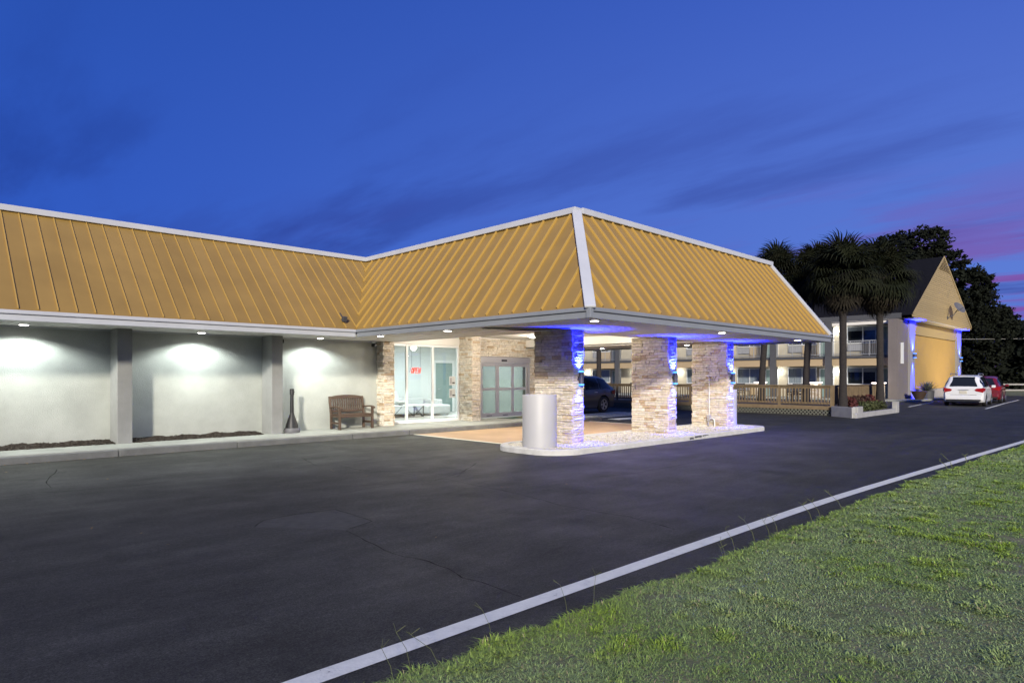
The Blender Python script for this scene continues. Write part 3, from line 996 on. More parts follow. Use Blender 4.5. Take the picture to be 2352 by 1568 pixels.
# ------------------------------------------------------------------ island
def rrect(x0, x1, y0, y1, rl, rr, n=8):
    pts = []
    for cx, cy, r, a0 in ((x1 - rr, y0 + rr, rr, -90), (x1 - rr, y1 - rr, rr, 0), (x0 + rl, y1 - rl, rl, 90), (x0 + rl, y0 + rl, rl, 180)):
        for k in range(n + 1):
            a = R(a0 + 90 * k / n)
            pts.append((cx + r * math.cos(a), cy + r * math.sin(a)))
    return pts
IX0, IX1, IY0, IY1 = 9.84, 19.66, 8.75, 10.86
outer = rrect(IX0, IX1, IY0, IY1, 0.75, 0.5)
top_o = rrect(IX0 + 0.03, IX1 - 0.03, IY0 + 0.03, IY1 - 0.03, 0.72, 0.47)
inner = rrect(IX0 + 0.17, IX1 - 0.17, IY0 + 0.17, IY1 - 0.17, 0.58, 0.33)
n = len(outer)
mb = MB()
mb.add([(x, y, -0.02) for x, y in outer] + [(x, y, 0.10) for x, y in outer] + [(x, y, 0.128) for x, y in top_o] + [(x, y, 0.125) for x, y in inner] + [(x, y, 0.02) for x, y in inner],
       [(r * n + i, r * n + (i + 1) % n, (r + 1) * n + (i + 1) % n, (r + 1) * n + i) for r in range(4) for i in range(n)])
kb = mb.build('island_kerb', M['kerbwhite'], smooth=True)
tag(kb, 'white painted kerb with rounded ends around the gravel island', 'kerb')
# black tyre scuffs worn into the paint
for x0, x1, z0, z1 in ((15.2, 15.55, 0.05, 0.112), (15.6, 15.9, 0.07, 0.11), (14.95, 15.15, 0.02, 0.07)):
    mbk = MB()
    k = 7
    vs = []
    for i in range(k):
        x = lerp(x0, x1, i / (k - 1))
        vs += [(x, IY0 - 0.0025, z0 + 0.02 * noise.noise((x * 9, 0, 1))), (x, IY0 - 0.0025, min(0.099, z1 + 0.02 * noise.noise((x * 9, 5, 1))))]
    mbk.add(vs, [(2 * i, 2 * i + 1, 2 * i + 3, 2 * i + 2) for i in range(k - 1)])
    mbk.build('scuff', M['darkgrey'], kb)
sheet('island_bed', [(x, y) for x, y in inner], 0.05, M['pebble'], parent=None)

def pebbles(name, m, spots, smin, smax, squash=0.65):
    ico = bmesh.new()
    bmesh.ops.create_icosphere(ico, subdivisions=1, radius=1)
    bv = np.array([v.co[:] for v in ico.verts])
    bf = np.array([[v.index for v in f.verts] for f in ico.faces])
    ico.free()
    rs = np.random.RandomState(3)
    V, Fc = [], []
    for i, (x, y, z) in enumerate(spots):
        s = rs.uniform(smin, smax)
        a = rs.uniform(0, 6.28)
        sx, sy, sz = s * rs.uniform(0.8, 1.3), s * rs.uniform(0.7, 1.0), s * squash * rs.uniform(0.8, 1.2)
        p = bv * (1 + rs.uniform(-0.15, 0.15, bv.shape)) * [sx, sy, sz]
        t = rs.uniform(-0.5, 0.5)
        p = np.stack([p[:, 0], p[:, 1] * math.cos(t) - p[:, 2] * math.sin(t), p[:, 1] * math.sin(t) + p[:, 2] * math.cos(t)], 1)
        q = np.stack([p[:, 0] * math.cos(a) - p[:, 1] * math.sin(a), p[:, 0] * math.sin(a) + p[:, 1] * math.cos(a), p[:, 2]], 1) + [x, y, z]
        V.append(q)
        Fc.append(bf + 12 * i)
    V, Fc = np.concatenate(V), np.concatenate(Fc)
    me = bpy.data.meshes.new(name)
    me.from_pydata(V.tolist(), [], Fc.tolist())
    me.materials.append(m)
    me.polygons.foreach_set('use_smooth', [True] * len(me.polygons))
    o = bpy.data.objects.new(name, me)
    COL.objects.link(o)
    o['kind'] = 'stuff'
    return o
M['pebbles'] = rand_mat('white_gravel', [(0.58, 0.55, 0.48), (0.58, 0.55, 0.48)], 0.7, 0.0, var=0.22, vscale=22)
def inside_island(x, y, r=0.19):
    cx = min(max(x, IX0 + 0.75), IX1 - 0.5)
    cy = min(max(y, IY0 + 0.75), IY1 - 0.75)
    return IX0 + r < x < IX1 - r and IY0 + r < y < IY1 - r and math.hypot(x - cx, y - cy) < (0.75 - r + 0.05)
def in_solid(x, y):
    if math.hypot(x - 10.4, y - 9.75) < 0.33 or math.hypot(x - 19.13, y - 9.95) < 0.3:
        return True
    return any(xx + 0.03 < x < xx + 0.35 and 9.55 < y < 10.65 for xx in (11.22, 15.16, 18.40))
sp = []
while len(sp) < 9000:
    x, y = rnd.uniform(IX0, IX1), rnd.uniform(IY0, IY1)
    if inside_island(x, y) and not in_solid(x, y):
        sp.append((x, y, 0.085 + 0.025 * noise.noise((x * 2, y * 2, 0)) + rnd.uniform(-0.012, 0.02)))
pebbles('gravel', M['pebbles'], sp, 0.018, 0.036)

# cylinders
def drum(loc, r, h, label):
    t = thing('drum_planter', label, 'planter', loc, 'grey cylinder planters')
    MB().lathe([(r, 0), (r, h - 0.012), (r - 0.006, h), (r - 0.02, h), (r - 0.026, h - 0.012), (r - 0.026, 0.3)], 64).build('shell', M['cyl'], t, smooth=True, local=True)
    MB().lathe([(r - 0.028, 0.25), (r - 0.028, 0.8)], 32).build('fill', M['soil'], t, local=True)
    return t
drum((10.4, 9.75, 0.07), 0.375, 1.17, 'plain grey cylinder planter at the near rounded end of the island')
drum((19.13, 9.95, 0.07), 0.35, 1.17, 'grey cylinder planter half hidden behind the conduit column')

# conduit on the third column
t = thing('wall_conduit', 'thin pale conduit with a grey junction box on the third canopy column', 'conduit', (18.37, 10.1, 0.1))
MB().tube([(18.375, 10.16, 1.66), (18.355, 10.10, 1.655), (18.350, 10.075, 1.62), (18.350, 10.07, 1.3), (18.350, 10.07, 0.45)], 0.012, 6).build('pipe', M['whitemetal'], t, smooth=True)
MB().box(18.30, 18.365, 10.03, 10.12, 0.27, 0.47).build('junction_box', M['alu'], t, bevel=0.008)
MB().tube([(18.33, 10.03, 0.36), (18.33, 9.95, 0.37), (18.33, 9.90, 0.33), (18.33, 9.88, 0.25), (18.33, 9.88, 0.08)], 0.018, 8).build('elbow_pipe', M['whitemetal'], t, smooth=True)
MB().tube([(18.33, 10.08, 0.27), (18.33, 10.09, 0.08)], 0.018, 8).build('pipe', M['alu'], t, smooth=True)

# ================================================================== lamps
WARM = (1.0, 0.93, 0.82)
COOL = (0.93, 1.0, 0.97)
def downlight(x, y, label, power, col, z=ZS, spot=150, dome=False):
    t = thing('downlight', label, 'light', (x, y, z), 'round soffit downlights')
    MB().lathe([(0.115, 0.0), (0.118, -0.012), (0.095, -0.022), (0.085, -0.016)], 24).build('trim_ring', M['whitemetal'], t, smooth=True, local=True)
    MB().lathe([(0.086, -0.017), (0.06, -0.026), (0.0001, -0.030)], 24).build('lens', M['lit'], t, smooth=True, local=True)
    if dome:
        lamp('SPOT', 'lamp', t, (x, y, z - 0.05), power, col, 0.06, (0, 0, -1), 165, 0.4)
    else:
        lamp('SPOT', 'lamp', t, (x, y, z - 0.05), power, col, 0.06, (0, 0, -1), spot, 0.35)
    return t
for x, s in ((-1.4, 'at the far left end of the wing'), (2.2, 'above the first wall bay at left'), (5.65, 'between the two grey pilasters'), (8.75, 'above the bench near the corner')):
    downlight(x, 16.42, 'bright round downlight in the wing soffit ' + s, 210, COOL)
for x, y, s in ((9.4, 14.45, 'at the inner corner by the wing'), (9.45, 11.75, 'halfway along the side eave, left of the planter'),
                (9.75, 7.72, 'at the front corner of the canopy'), (14.55, 7.65, 'halfway along the front edge'),
                (19.0, 7.65, 'at the far front corner'), (19.3, 11.4, 'behind the third column'), (19.4, 15.0, 'above the parked dark car')):
    downlight(x, y, 'round canopy downlight ' + s, 80, WARM, dome=True)

def square_light(x, y, label, power):
    t = thing('ceiling_light', label, 'light', (x, y, 3.03), 'square canopy ceiling lights')
    MB().box(-0.32, 0.32, -0.32, 0.32, -0.02, 0.0).build('frame', M['whitemetal'], t, local=True)
    MB().prism([(-0.28, -0.28, -0.0205), (0.28, -0.28, -0.0205), (0.28, 0.28, -0.0205), (-0.28, 0.28, -0.0205)], [(-0.2, -0.2, -0.08), (0.2, -0.2, -0.08), (0.2, 0.2, -0.08), (-0.2, 0.2, -0.08)]).build('diffuser', M['litpanel'], t, local=True)
    lamp('POINT', 'lamp', t, (x, y, 2.86), power, (1.0, 0.90, 0.76), 0.12)
square_light(12.9, 15.2, 'square ceiling light under the canopy, before the lobby window', 130)
square_light(16.2, 15.2, 'square ceiling light in front of the sliding doors', 130)
square_light(12.9, 12.0, 'square ceiling light near the first stone column', 130)
square_light(16.2, 12.0, 'square ceiling light behind the middle stone column', 130)

BLUE = (0.007, 0.012, 1.0)
def sconce(x, y, z, label, power=1700, r=0.055, beam=122):
    t = thing('blue_sconce', label, 'light', (x, y, z), 'blue up and down wall lights')
    MB().box(-0.04, 0.04, 0.0, 0.05, -0.05, 0.05).build('bracket', M['darkgrey'], t, local=True)
    MB().lathe([(r, -0.13), (r, 0.13)], 20, (0, -r, 0)).build('housing', M['darkgrey'], t, smooth=True, local=True)
    for s in (-1, 1):
        MB().lathe([(r + 0.004, s * 0.132), (r + 0.004, s * 0.16), (r - 0.01, s * 0.168)], 20, (0, -r, 0)).build('lens', M['litblue'], t, smooth=True, local=True)
        lamp('SPOT', 'lamp', t, (x, y - r - 0.005, z + s * 0.19), power * (1.0 if s > 0 else 1.7), BLUE, 0.035, (0, 0.10, s), beam if s > 0 else beam * 0.52, 0.9)
    return t
for x, s in ((11.22, 'on the first stone column, above the planter'), (15.16, 'on the middle stone column'), (18.40, 'on the third stone column')):
    sconce(x + 0.20, 9.47, 1.60, 'blue glowing up-down wall light ' + s)

# ================================================================== street side objects
# bench
bn = thing('park_bench', 'weathered brown slatted wooden bench against the stucco wall', 'bench', (9.83, 16.62, 0.15))
BW = 1.12
def lb(name, f, m='benchwood', bev=0.006):
    return f.build(name, M[m], bn, bevel=bev, local=True)
for s in (-1, 1):
    x = s * (BW / 2 - 0.035)
    lb('leg', MB().box(x - 0.032, x + 0.032, -0.30, -0.24, 0, 0.63))
    p = MB().bar((x, 0.20, 0.0), (x, 0.21, 0.42), 0.064, 0.055, (0, 1, 0))
    p.bar((x, 0.21, 0.42), (x, 0.30, 0.92), 0.064, 0.055, (0, 1, 0))
    lb('leg', p)
    a = MB()
    pr = [(-0.37, 0.61), (-0.33, 0.635), (-0.2, 0.66), (-0.05, 0.655), (0.10, 0.64), (0.235, 0.645)]
    prl = [(y, z - 0.038) for y, z in pr]
    loop = pr + prl[::-1]
    a.prism([(x - 0.038, y, z) for y, z in loop], [(x + 0.038, y, z) for y, z in loop])
    lb('armrest', a)
    lb('side_stretcher', MB().box(x - 0.02, x + 0.02, -0.239, 0.19, 0.15, 0.205), 'benchrail')
    lb('side_rail', MB().box(x - 0.022, x + 0.022, -0.239, 0.19, 0.34, 0.40), 'benchrail')
lb('front_rail', MB().box(-BW / 2 + 0.068, BW / 2 - 0.068, -0.292, -0.262, 0.335, 0.405), 'benchrail')
lb('rear_rail', MB().box(-BW / 2 + 0.068, BW / 2 - 0.068, 0.185, 0.215, 0.345, 0.415), 'benchrail')
for i in range(7):
    y = -0.295 + i * 0.075
    lb('seat_slat', MB().box(-BW / 2 + 0.005 + (0.06 if i in (0, 6) else 0), BW / 2 - 0.005 - (0.06 if i in (0, 6) else 0), y, y + 0.062, 0.408, 0.43), 'benchrail')
tr = MB()
top, bot = [], []
for i in range(13):
    t = -1 + i / 6
    top.append((t * (BW / 2 - 0.068), 0.92 + 0.045 * (1 - t * t)))
    bot.append((t * (BW / 2 - 0.068), 0.83 + 0.035 * (1 - t * t)))
loop = top + bot[::-1]
tr.prism([(x, 0.268, z) for x, z in loop], [(x, 0.302, z) for x, z in loop])
lb('top_rail', tr, 'benchrail')
lb('back_rail', MB().bar((-BW / 2 + 0.068, 0.225, 0.50), (BW / 2 - 0.068, 0.225, 0.50), 0.03, 0.06), 'benchrail')
for i in range(13):
    t = -1 + (i + 0.5) / 6.5
    x = t * (BW / 2 - 0.09)
    sl = MB()
    cv = [(0.225, 0.525), (0.250, 0.60), (0.245, 0.68), (0.258, 0.76), (0.282, 0.835 + 0.035 * (1 - t * t))]
    for (y0, z0), (y1, z1) in zip(cv, cv[1:]):
        sl.bar((x, y0, z0), (x, y1, z1), 0.034, 0.014, (0, 1, 0))
    lb('back_slat', sl, bev=0)

# ash stand
t = thing('ash_stand', 'dark tall cigarette receptacle with cone base beside the second pilaster', 'ash stand', (7.95, 16.45, 0.15))
M['ashgrey'] = mat('dark_grey_plastic', (0.014, 0.014, 0.016), 0.5, var=0.1, vscale=8)
MB().lathe([(0.198, 0), (0.205, 0.02), (0.205, 0.10), (0.19, 0.125), (0.15, 0.13)], 32).build('base', mat('grey_base', (0.12, 0.12, 0.13), 0.6), t, smooth=True, local=True)
MB().lathe([(0.165, 0.131), (0.155, 0.20), (0.06, 0.49), (0.052, 0.52)], 32).build('cone', M['ashgrey'], t, smooth=True, local=True)
MB().lathe([(0.048, 0.52), (0.044, 1.02)], 24).build('tube', M['ashgrey'], t, smooth=True, local=True)
hd = MB().lathe([(0.046, 1.0), (0.058, 1.01), (0.058, 1.15), (0.05, 1.162)], 24).build('head', M['ashgrey'], t, smooth=True, local=True)
mo = MB()
mo.lathe([(0.02, -0.002), (0.02, 0.004)], 14, (0.03, -0.052, 1.08), Matrix.Rotation(R(90), 3, 'X') @ Matrix.Rotation(R(0), 3, 'Z'))
mo.build('opening', M['black'], hd, local=True)

# cameras, flood light on the roof
def secam(x, y, z, label):
    t = thing('security_camera', label, 'camera', (x, y, z), 'small security cameras')
    MB().lathe([(0.05, 0), (0.045, -0.03), (0.02, -0.05)], 16, (0, 0, 0.08)).build('mount', M['whitemetal'], t, smooth=True, local=True)
    MB().box(-0.045, 0.045, -0.11, 0.06, -0.075, 0.028).build('body', M['black'], t, bevel=0.012, local=True)
    MB().lathe([(0.03, 0), (0.03, 0.012), (0.022, 0.014)], 16, (0, -0.111, -0.025), Matrix.Rotation(R(90), 3, 'X')).build('lens', M['darkglass'], t, smooth=True, local=True)
secam(10.70, 16.82, ZS - 0.10, 'small black security camera hanging in the corner above the bench')
secam(7.78, 16.75, ZS - 0.10, 'small dark camera beside the second grey pilaster head')
fp = lambda u, t_: Vector((u, lerp(EY2, TY2, t_), lerp(ZT, ZR, t_)))
p = fp(8.62, 0.10)
t = thing('roof_spotlight', 'small dark spotlight fixed on the gold wing roof near the corner', 'light', p)
t.scale = (0.72, 0.72, 0.72)
MB().bar((0.0, -0.06, 0.08), (-0.05, 0.10, 0.28), 0.035, 0.03).build('arm', M['darkgrey'], t, local=True)
MB().obox((0.0, -0.14, 0.05), (0.17, 0.10, 0.19), Matrix.Rotation(R(20), 3, 'X')).build('housing', M['darkgrey'], t, bevel=0.015, local=True)
MB().box(-0.04, 0.04, -0.05, 0.03, 0.03, 0.08).build('mount', M['darkgrey'], t, local=True)
# cable near the camera
t = tag(MB().tube([(10.72, 16.83, ZS - 0.02), (10.8, 16.7, ZS - 0.05), (10.9, 16.62, ZS - 0.07), (10.93, 16.6, ZS - 0.02)], 0.008, 6).build('camera_cable', M['whitemetal'], smooth=True), 'short white cable looped above the wall camera', 'cable')

# mulch
M['mulchmat'] = mat('mulch_chips', (0.018, 0.014, 0.011), 0.95, col2=(0.05, 0.037, 0.027), vscale=25)
def mulch(x0, x1, seed):
    r = random.Random(seed)
    mb = MB()
    nx, ny = int((x1 - x0) / 0.06), 9
    hs = lambda x, y: 0.155 + 0.055 * max(0, (y - 16.40) / 0.55) + 0.05 * noise.noise((x * 3, y * 5, 3)) * (0.4 + max(0, (y - 16.4))) + 0.02 * noise.noise((x * 14, y * 14, 5))
    vs = [(x0 + (x1 - x0) * i / nx, 16.40 + 0.598 * j / (ny - 1), hs(x0 + (x1 - x0) * i / nx, 16.40 + 0.598 * j / (ny - 1)) if j else 0.145) for i in range(nx + 1) for j in range(ny)]
    mb.add(vs, [(i * ny + j, i * ny + j + 1, (i + 1) * ny + j + 1, (i + 1) * ny + j) for i in range(nx) for j in range(ny - 1)])
    for k in range(int((x1 - x0) * 260)):
        x, y = r.uniform(x0 + 0.03, x1 - 0.03), r.uniform(16.38, 16.96)
        m = Euler((r.uniform(-0.6, 0.6), r.uniform(-0.6, 0.6), r.uniform(0, 3.14))).to_matrix()
        mb.obox((x, y, hs(x, y) + 0.006), (r.uniform(0.03, 0.08), r.uniform(0.01, 0.02), 0.008), m)
    mb.build('mulch', M['mulchmat'])['kind'] = 'stuff'
mulch(0.72, 3.85, 1)
mulch(4.17, 7.2, 2)
mulch(XW + 0.3, 0.41, 3)

# door mat
dm = MB().box(16.1, 17.9, 16.35, 17.2, 0.151, 0.163).build('door_mat', mat('green_mat', (0.045, 0.075, 0.06), 0.95, var=0.2, vscale=30), bevel=0.004)
tag(dm, 'dark green door mat before the sliding glass doors', 'mat')
dmb = MB()
dmb.box(16.13, 17.87, 16.38, 16.42, 0.1635, 0.167)
dmb.box(16.13, 17.87, 17.13, 17.17, 0.1635, 0.167)
dmb.build('border', M['black'], dm)
sheet_o = MB().box(16.7, 17.3, 16.65, 16.9, 0.1635, 0.1655).build('motif', mat('mat_gold', (0.20, 0.16, 0.06), 0.95), dm)

# ================================================================== lobby furniture
sf = thing('sofa', 'long pale grey sectional sofa along the lobby back wall', 'sofa', (14, 21.2, 0.14))
MB().box(11.7, 15.15, 20.75, 21.75, 0.20, 0.55).build('seat_base', M['sofa'], sf, bevel=0.06)
MB().box(15.17, 16.25, 20.0, 21.75, 0.20, 0.56).build('chaise', M['sofa'], sf, bevel=0.07)
MB().box(11.7, 16.1, 21.55, 21.86, 0.25, 0.80).build('backrest', M['sofa'], sf, bevel=0.06)
MB().box(16.12, 16.4, 20.7, 21.86, 0.20, 0.74).build('arm', M['sofa'], sf, bevel=0.06)
for i, x in enumerate((12.0, 12.95, 13.95)):
    m = Euler((R(-18), R(rnd.uniform(-5, 5)), R(rnd.uniform(-6, 6)))).to_matrix()
    MB().obox((x + 0.3, 21.38, 0.82), (0.95, 0.26, 0.56), m).build('cushion', M['sofa'], sf, bevel=0.10)
for x, y in ((11.8, 20.85), (15.1, 20.85), (16.15, 20.1), (15.3, 20.1)):
    MB().box(x - 0.03, x + 0.03, y - 0.03, y + 0.03, 0.142, 0.21).build('foot', M['alu'], sf)
ct = thing('coffee_table', 'low coffee table with crossed chrome legs before the sofa', 'table', (14.0, 19.9, 0.145))
MB().box(13.1, 14.6, 19.5, 20.15, 0.565, 0.595).build('tabletop', M['whitemetal'], ct, bevel=0.006)
fr = MB()
for x in (13.14, 14.56):
    for y in (19.54, 20.11):
        fr.box(x - 0.014, x + 0.014, y - 0.014, y + 0.014, 0.155, 0.564)
    fr.bar((x, 19.55, 0.17), (x, 20.1, 0.55), 0.02, 0.02)
    fr.bar((x + 0.0, 20.1, 0.17), (x, 19.55, 0.55), 0.02, 0.02)
for y in (19.54, 20.11):
    fr.bar((13.16, y, 0.18), (14.54, y, 0.18), 0.02, 0.02)
    fr.bar((13.18, y, 0.17), (13.6, y, 0.55), 0.018, 0.018)
    fr.bar((14.52, y, 0.17), (14.1, y, 0.55), 0.018, 0.018)
fr.build('frame', M['darkgrey'], ct)
bw = tag(MB().lathe([(0.06, 0.0), (0.13, 0.05), (0.21, 0.13), (0.205, 0.135), (0.12, 0.06), (0.05, 0.02)], 24, (13.75, 19.8, 0.596)).build('fruit_bowl', mat('bowl_ceramic', (0.42, 0.42, 0.38), 0.4), smooth=True), 'wide pale bowl on the lobby coffee table', 'bowl')
for i in range(6):
    a = i * 1.05
    MB().lathe([(0.001, -0.05), (0.04, -0.03), (0.05, 0), (0.04, 0.03), (0.001, 0.05)], 10, (13.75 + 0.09 * math.cos(a), 19.8 + 0.09 * math.sin(a), 0.71)).build('ball', M['sofa'], bw, smooth=True)
tag(MB().box(12.3, 15.4, 18.7, 20.6, 0.1405, 0.152).build('rug', M['rug'], bevel=0.003), 'brown grey patterned rug under the coffee table', 'rug')

# OPEN neon sign
sg = thing('open_sign', 'red neon OPEN sign hanging on two wires in the lobby window', 'sign', (12.62, 17.36, 1.75))
strokes = {
    'O': [[(0.05, 0.0), (0.02, 0.04), (0.0, 0.10), (0.02, 0.16), (0.05, 0.20), (0.08, 0.16), (0.10, 0.10), (0.08, 0.04), (0.05, 0.0)]],
    'P': [[(0.0, 0.0), (0.0, 0.20), (0.06, 0.20), (0.09, 0.18), (0.095, 0.15), (0.08, 0.115), (0.05, 0.10), (0.005, 0.10)]],
    'E': [[(0.09, 0.20), (0.0, 0.20), (0.0, 0.0), (0.09, 0.0)], [(0.0, 0.10), (0.075, 0.10)]],
    'N': [[(0.0, 0.0), (0.0, 0.20), (0.095, 0.0), (0.095, 0.20)]]}
for k, ch in enumerate('OPEN'):
    mb = MB()
    for st_ in strokes[ch]:
        mb.tube([(-0.25 + k * 0.135 + px_ + pz_ * 0.22, 0, pz_) for px_, pz_ in st_], 0.019, 6)
    o = mb.build('letter', M['neon'], sg, smooth=True, local=True)
    o.scale = (0.70, 1.0, 0.86)
for s in (-1, 1):
    MB().tube([(s * 0.17 + 0.02, 0, 0.18), (s * 0.17 + 0.02, 0, 1.2)], 0.004, 5).build('wire', M['black'], sg, local=True)
    MB().tube([(s * 0.21, 0.02, 0.03), (s * 0.21 + 0.02, 0.02, 0.17)], 0.006, 5).build('frame', M['black'], sg, local=True)
lamp('POINT', 'lamp', sg, (12.62, 17.33, 1.84), 0.5, (1, 0.08, 0.03), 0.1)

for i, (x, z) in enumerate(((14.02, 1.50), (14.02, 1.08))):
    t = thing('window_notice', ['upper' , 'lower'][i] + ' small white notice card stuck on the lobby window', 'notice', (x, 17.186, z), 'notices on the lobby window')
    MB().box(-0.13, 0.13, 0, 0.004, -0.15, 0.15).build('card', M['caption'], t, local=True)
    MB().box(0.0, 0.10, -0.003, -0.0005, -0.09, -0.05).build('print', M['black'], t, local=True)
    MB().box(-0.10, -0.03, -0.003, -0.0005, -0.09, 0.10).build('print', M['alu'], t, local=True)

def lobby_light(x, y, label):
    t = thing('lobby_light', label, 'light', (x, y, 3.0), 'round lobby ceiling lights')
    MB().lathe([(0.26, 0), (0.26, -0.03), (0.23, -0.04)], 28).build('rim', M['whitemetal'], t, smooth=True, local=True)
    MB().lathe([(0.228, -0.035), (0.15, -0.06), (0.0001, -0.07)], 28).build('diffuser', M['litpanel'], t, smooth=True, local=True)
    lamp('AREA', 'lamp', t, (x, y, 2.90), 125, (0.95, 1.0, 0.98), 0.45, (0, 0, -1))
lobby_light(12.4, 18.9, 'round lobby ceiling light above the left window pane')
lobby_light(14.4, 19.6, 'round lobby ceiling light over the coffee table')
lobby_light(17.0, 19.4, 'round lobby ceiling light behind the sliding doors')

# ================================================================== motel
mt = thing('motel_block', 'two storey motel wing with balconies, grey piers and a tall dark gable roof', 'building', (58, 28, 0))
FX, PX = 52.2, 50.2
Y0, Y1 = 13.3, 46.0
MB().box(FX, FX + 0.3, Y0 + 0.3, Y1, 0, 5.95).build('facade_wall', M['motelwall'], mt)
MB().box(PX + 0.02, FX + 0.02, Y0 + 0.31, Y1, 2.98, 3.16).build('balcony_slab', M['pier'], mt)
MB().box(PX + 0.10, PX + 0.3, Y0 + 0.31, Y1, 2.45, 2.98).build('balcony_beam', M['motelband'], mt)
MB().box(PX - 0.06, FX, Y0 + 0.31, Y1, 5.62, 5.68).build('soffit', M['soffit'], mt)
MB().box(PX - 0.12, PX + 0.0, Y0 - 0.1, Y1, 5.66, 6.02).build('eave_fascia', M['pier'], mt)
MB().box(PX + 0.08, PX + 0.26, Y0 + 0.31, Y1, 5.35, 5.618).build('eave_beam', M['plaster'], mt)
piers = [13.75, 17.98, 22.1, 26.7, 31.4, 37.0, 42.5]
for y in piers:
    MB().box(PX - 0.12, PX + 0.3, y - 0.22, y + 0.22, 0.1, 5.655).build('pier', M['pier'], mt)
def fold_curtain(y0, y1, z0, z1, x):
    mb = MB()
    n_ = int((y1 - y0) / 0.05)
    vs = []
    for i in range(n_ + 1):
        y = lerp(y0, y1, i / n_)
        dxx = 0.018 * math.sin(i * 1.7) + 0.008 * math.sin(i * 0.6)
        vs += [(x + dxx, y, z0), (x + dxx, y, z1)]
    mb.add(vs, [(2 * i, 2 * i + 1, 2 * i + 3, 2 * i + 2) for i in range(n_)])
    return mb
M['winglass'] = glass('motel_glass', (0.85, 0.88, 0.9), 0.04)
M['sash'] = mat('white_sash', (0.62, 0.64, 0.66), 0.5)
M['ac'] = mat('grey_ac_grille', (0.26, 0.27, 0.30), 0.6)
def motel_window(y0, y1, z0, z1, dark):
    f = MB()
    w_ = 0.07
    x0, x1 = FX - 0.09, FX - 0.002
    ym = (y0 + y1) / 2
    for y in (y0, ym - w_ / 2, y1 - w_):
        f.box(x0, x1, y, y + w_, z0, z1)
    for a, b in ((y0 + w_, ym - w_ / 2), (ym + w_ / 2, y1 - w_)):
        f.box(x0, x1, a + 0.0005, b - 0.0005, z0, z0 + w_)
        f.box(x0, x1, a + 0.0005, b - 0.0005, z1 - w_, z1)
    fo = f.build('window', M['sash'], mt)
    for k, (a, b) in enumerate(((y0 + w_, ym - w_ / 2), (ym + w_ / 2, y1 - w_))):
        if dark:
            MB().box(FX - 0.03, FX - 0.001, a, b, z0 + w_, z1 - w_).build('unlit_room_panel', M['darkglass'], fo)  # solid dark panel, coloured to stand in for the unlit room
            if k == 0:
                fold_curtain(a, a + 0.22, z0 + w_, z1 - w_, FX - 0.05).build('curtain', M['curtain'], fo, smooth=True)
            MB().box(FX - 0.06, FX - 0.045, a, b, z1 - w_ - 0.3, z1 - w_).build('blind', M['curtain'], fo)
        else:
            fold_curtain(a, b, z0 + w_, z1 - w_, FX - 0.035).build('curtain', M['curtain'], fo, smooth=True)
        MB().box(FX - 0.08, FX - 0.074, a, b, z0 + w_, z1 - w_).build('pane', M['winglass'], fo)
def motel_door(y0, z0, h=2.1):
    d = MB().box(FX - 0.05, FX - 0.002, y0, y0 + 0.92, z0, z0 + h).build('door', M['teal'], mt)
    f = MB()
    f.box(FX - 0.07, FX - 0.0015, y0 - 0.08, y0 - 0.001, z0, z0 + h + 0.08)
    f.box(FX - 0.07, FX - 0.0015, y0 + 0.921, y0 + 1.0, z0, z0 + h + 0.08)
    f.box(FX - 0.07, FX - 0.0015, y0 - 0.001, y0 + 0.921, z0 + h + 0.001, z0 + h + 0.08)
    f.build('casing', M['sash'], d)
    MB().box(FX - 0.09, FX - 0.051, y0 + 0.80, y0 + 0.86, z0 + 0.98, z0 + 1.04).build('handle', M['alu'], d)
def railing(y0, y1):
    r_ = MB()
    x = PX + 0.06
    r_.bar((x, y0, 4.22), (x, y1, 4.22), 0.05, 0.05)
    r_.bar((x, y0, 3.26), (x, y1, 3.26), 0.04, 0.04)
    k = max(2, round((y1 - y0) / 1.4))
    for i in range(k + 1):
        y = lerp(y0 + 0.03, y1 - 0.03, i / k)
        r_.box(x - 0.022, x + 0.022, y - 0.022, y + 0.022, 3.16, 4.195)
    ro = r_.build('railing', M['rail'], mt)
    bl = MB()
    k = int((y1 - y0) / 0.115)
    for i in range(1, k):
        y = lerp(y0, y1, i / k)
        bl.box(x - 0.009, x + 0.009, y - 0.009, y + 0.009, 3.28, 4.195)
    o = bl.build('balusters', M['rail'], ro)
    o['kind'] = 'stuff'
bayn = ['nearest the yellow gable end', 'second bay from the gable end', 'third bay from the gable end', 'fourth bay from the gable end', 'fifth bay from the gable end', 'sixth bay from the gable end']
for i in range(6):
    ya, yb = piers[i], piers[i + 1]
    B = ya * FX / PX
    for fl, z in enumerate((0.12, 3.16)):
        motel_door(B - 0.35, z)
        motel_window(B + 0.85, B + 3.05, z + 0.95, z + 2.25, fl == 1 or i == 0)
        ac = MB().box(FX - 0.16, FX - 0.002, B + 1.95, B + 2.95, z + 0.42, z + 0.90).build('air_conditioner', M['ac'], mt)
        MB().box(FX - 0.13, FX - 0.002, B + 0.85, B + 1.92, z + 0.05, z + 0.93).build('panel', M['motelband'], mt)
        lamp_y = B + 3.72
        t = thing('wall_lamp', 'glowing white wall lamp on the motel %s floor, %s' % (['ground', 'upper'][fl], bayn[i]), 'light', (FX, lamp_y, z + 1.93), 'motel wall lamps')
        MB().box(-0.05, -0.001, -0.07, 0.07, -0.12, 0.12).build('backplate', M['darkgrey'], t, local=True)
        MB().lathe([(0.001, -0.13), (0.10, -0.09), (0.13, 0.0), (0.10, 0.09), (0.001, 0.13)], 16, (-0.18, 0, 0)).build('globe', M['lit'], t, smooth=True, local=True)
        lamp('POINT', 'lamp', t, (FX - 0.42, lamp_y, z + 1.93), 30, (1.0, 0.97, 0.92), 0.1)
    railing(ya + 0.23, yb - 0.23)
